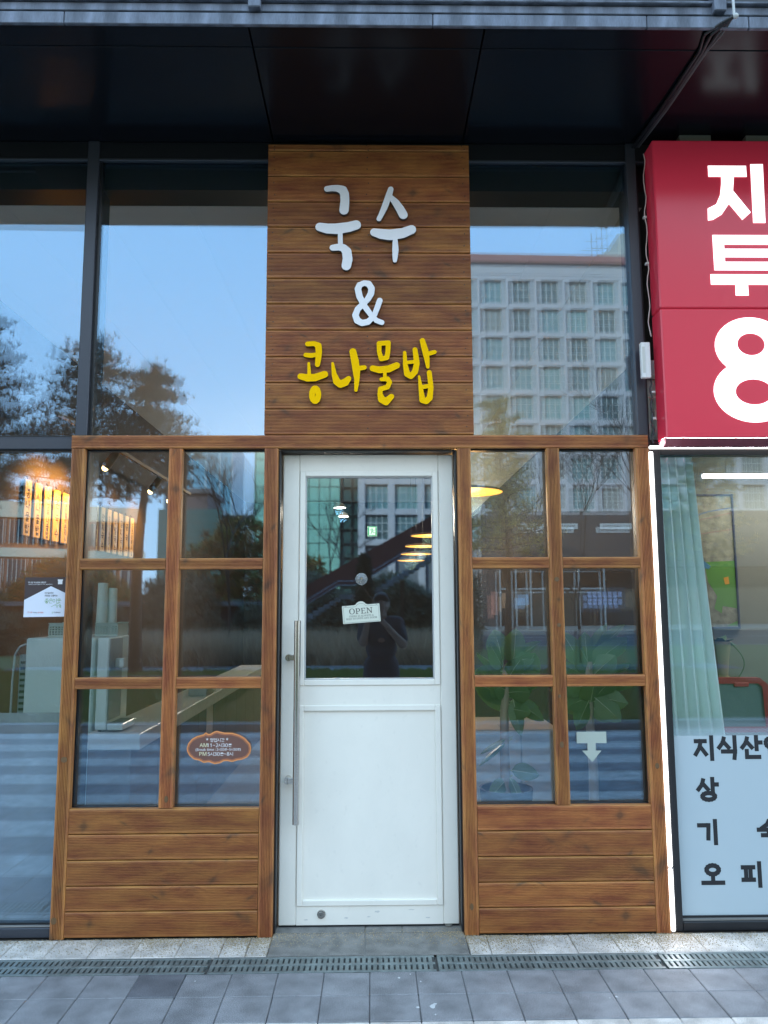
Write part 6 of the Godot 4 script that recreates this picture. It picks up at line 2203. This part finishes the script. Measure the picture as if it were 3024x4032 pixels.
func photographer() -> void:
	var o := thing("person", "person in dark blue short sleeved top holding up a phone, mirrored in the door glass", "person", Vector3(0.10, 0, 4.32))
	var skin := solid(0.34, 0.20, 0.145, 0.6)
	var body := [
		[V(0, 1.43, 0.0), V(0, 1.50, -0.01), 0.055, 0.052], [V(0, 1.57, -0.02), V(0, 1.62, -0.01), 0.078, 0.082], [V(0, 1.515, -0.055), V(0, 1.55, -0.05), 0.045, 0.06], [V(0, 1.575, -0.10), V(0, 1.60, -0.09), 0.012, 0.010],
		[V(-0.08, 1.575, 0.0), V(-0.08, 1.60, 0.005), 0.014, 0.017], [V(0.08, 1.575, 0.0), V(0.08, 1.60, 0.005), 0.014, 0.017],
		[V(-0.10, 1.37, 0.02), V(0.10, 1.37, 0.02), 0.075, 0.075], [V(0, 1.30, 0.02), V(0, 1.10, 0.02), 0.115, 0.105], [V(-0.07, 0.93, 0.02), V(0.07, 0.93, 0.02), 0.10, 0.10],
		[V(-0.185, 1.375, 0.02), V(-0.195, 1.19, -0.12), 0.058, 0.045], [V(-0.195, 1.19, -0.12), V(-0.145, 1.42, -0.33), 0.044, 0.029],
		[V(0.185, 1.375, 0.02), V(0.225, 1.17, -0.10), 0.058, 0.045], [V(0.225, 1.17, -0.10), V(-0.01, 1.43, -0.32), 0.044, 0.029],
		[V(-0.09, 0.90, 0.02), V(-0.10, 0.48, 0.0), 0.085, 0.058], [V(-0.10, 0.48, 0.0), V(-0.10, 0.09, 0.03), 0.056, 0.038], [V(0.09, 0.90, 0.02), V(0.10, 0.48, 0.0), 0.085, 0.058], [V(0.10, 0.48, 0.0), V(0.10, 0.09, 0.03), 0.056, 0.038],
		[V(-0.10, 0.045, 0.04), V(-0.11, 0.03, -0.13), 0.034, 0.028], [V(0.10, 0.045, 0.04), V(0.11, 0.03, -0.13), 0.034, 0.028]]
	put("body", blob(body, 0.016, 0.012), skin, o)
	# hands close round the phone's two edges
	for s in [-1.0, 1.0]:
		var px: float = -0.062 + s * 0.062
		var wr := V(-0.145, 1.42, -0.33) if s < 0 else V(-0.01, 1.43, -0.32)
		var hand := [[wr, V(px + s * 0.022, 1.475, -0.36), 0.026, 0.027], [V(px + s * 0.022, 1.475, -0.36), V(px + s * 0.016, 1.51, -0.375), 0.026, 0.022]]
		for k in 4:
			var y := 1.465 + 0.020 * k
			var l: float = [0.030, 0.036, 0.038, 0.033][k]
			hand.append([V(px + s * 0.020, y, -0.375), V(px + s * 0.012, y + 0.006, -0.415), 0.0095, 0.009])
			hand.append([V(px + s * 0.012, y + 0.006, -0.415), V(px - s * (l - 0.012), y + 0.010, -0.4175), 0.009, 0.008])
		hand.append([V(px + s * 0.02, 1.455, -0.355), V(px + s * 0.004, 1.475, -0.372), 0.012, 0.010])
		hand.append([V(px + s * 0.004, 1.475, -0.372), V(px - s * 0.022, 1.495, -0.384), 0.010, 0.008])
		put("hand", blob(hand, 0.005, 0.0035), skin, o)
	var navy := solid(0.045, 0.048, 0.062, 0.85)
	var shirt := [
		[V(-0.12, 1.38, 0.02), V(0.12, 1.38, 0.02), 0.084, 0.084], [V(-0.05, 1.30, 0.015), V(0.05, 1.30, 0.015), 0.125, 0.125], [V(-0.05, 1.12, 0.015), V(0.05, 1.12, 0.015), 0.120, 0.120], [V(-0.07, 0.93, 0.02), V(0.07, 0.93, 0.02), 0.120, 0.120], [V(-0.07, 0.84, 0.02), V(0.07, 0.84, 0.02), 0.122, 0.122],
		[V(-0.18, 1.385, 0.02), V(-0.197, 1.235, -0.09), 0.072, 0.068], [V(0.18, 1.385, 0.02), V(0.218, 1.22, -0.07), 0.072, 0.068]]
	put("top", blob(shirt, 0.016, 0.014), navy, o)
	var trousers := [[V(-0.08, 0.86, 0.02), V(0.08, 0.86, 0.02), 0.108, 0.108], [V(-0.09, 0.84, 0.02), V(-0.10, 0.48, 0.0), 0.102, 0.076], [V(-0.10, 0.48, 0.0), V(-0.10, 0.10, 0.03), 0.075, 0.062], [V(0.09, 0.84, 0.02), V(0.10, 0.48, 0.0), 0.102, 0.076], [V(0.10, 0.48, 0.0), V(0.10, 0.10, 0.03), 0.075, 0.062]]
	put("trousers", blob(trousers, 0.018, 0.014), solid(0.05, 0.055, 0.07, 0.85), o)
	for s in [-1.0, 1.0]:
		put("shoe", blob([[V(s * 0.10, 0.05, 0.05), V(s * 0.11, 0.042, -0.14), 0.046, 0.040], [V(s * 0.10, 0.075, 0.04), V(s * 0.10, 0.07, -0.03), 0.048, 0.042]], 0.012, 0.01), M.black, o)
	put("hair", blob([[V(0, 1.635, 0.0), V(0, 1.60, 0.045), 0.088, 0.075], [V(-0.03, 1.655, -0.045), V(0.03, 1.655, -0.045), 0.045, 0.045], [V(0, 1.55, 0.05), V(0, 1.60, 0.05), 0.05, 0.06]], 0.012, 0.01), solid(0.012, 0.011, 0.010, 0.6), o)
	var face := MB.new()
	for s in [-1.0, 1.0]:
		face.ball(V(s * 0.031, 1.595, -0.086), Vector3(0.013, 0.007, 0.008), 8)
	put("eyes", face.mesh(), M.black, o)
	pbox("mouth", V(-0.022, 1.528, -0.105), V(0.022, 1.535, -0.095), solid(0.25, 0.09, 0.08, 0.6), o, 0.002)
	var ph := thing("phone", "dark phone held upright in both hands by the person mirrored in the door", "phone", Vector3(0.038, 1.515, 3.918))
	pbox("case", V(-0.038, -0.075, -0.004), V(0.038, 0.075, 0.004), solid(0.02, 0.02, 0.025, 0.3), ph, 0.003)
	pbox("screen", V(-0.034, -0.071, 0.0042), V(0.034, 0.071, 0.005), solid(0.02, 0.02, 0.025, 0.1), ph)
	for y in [0.055, 0.036, 0.017]:
		var ln := MB.new()
		ln.cyl(V(-0.026, y, -0.0042), V(-0.026, y, -0.006), 0.006, 0.006, 14)
		put("lens", ln.mesh(), solid(0.05, 0.05, 0.06, 0.1, 0.5), ph)
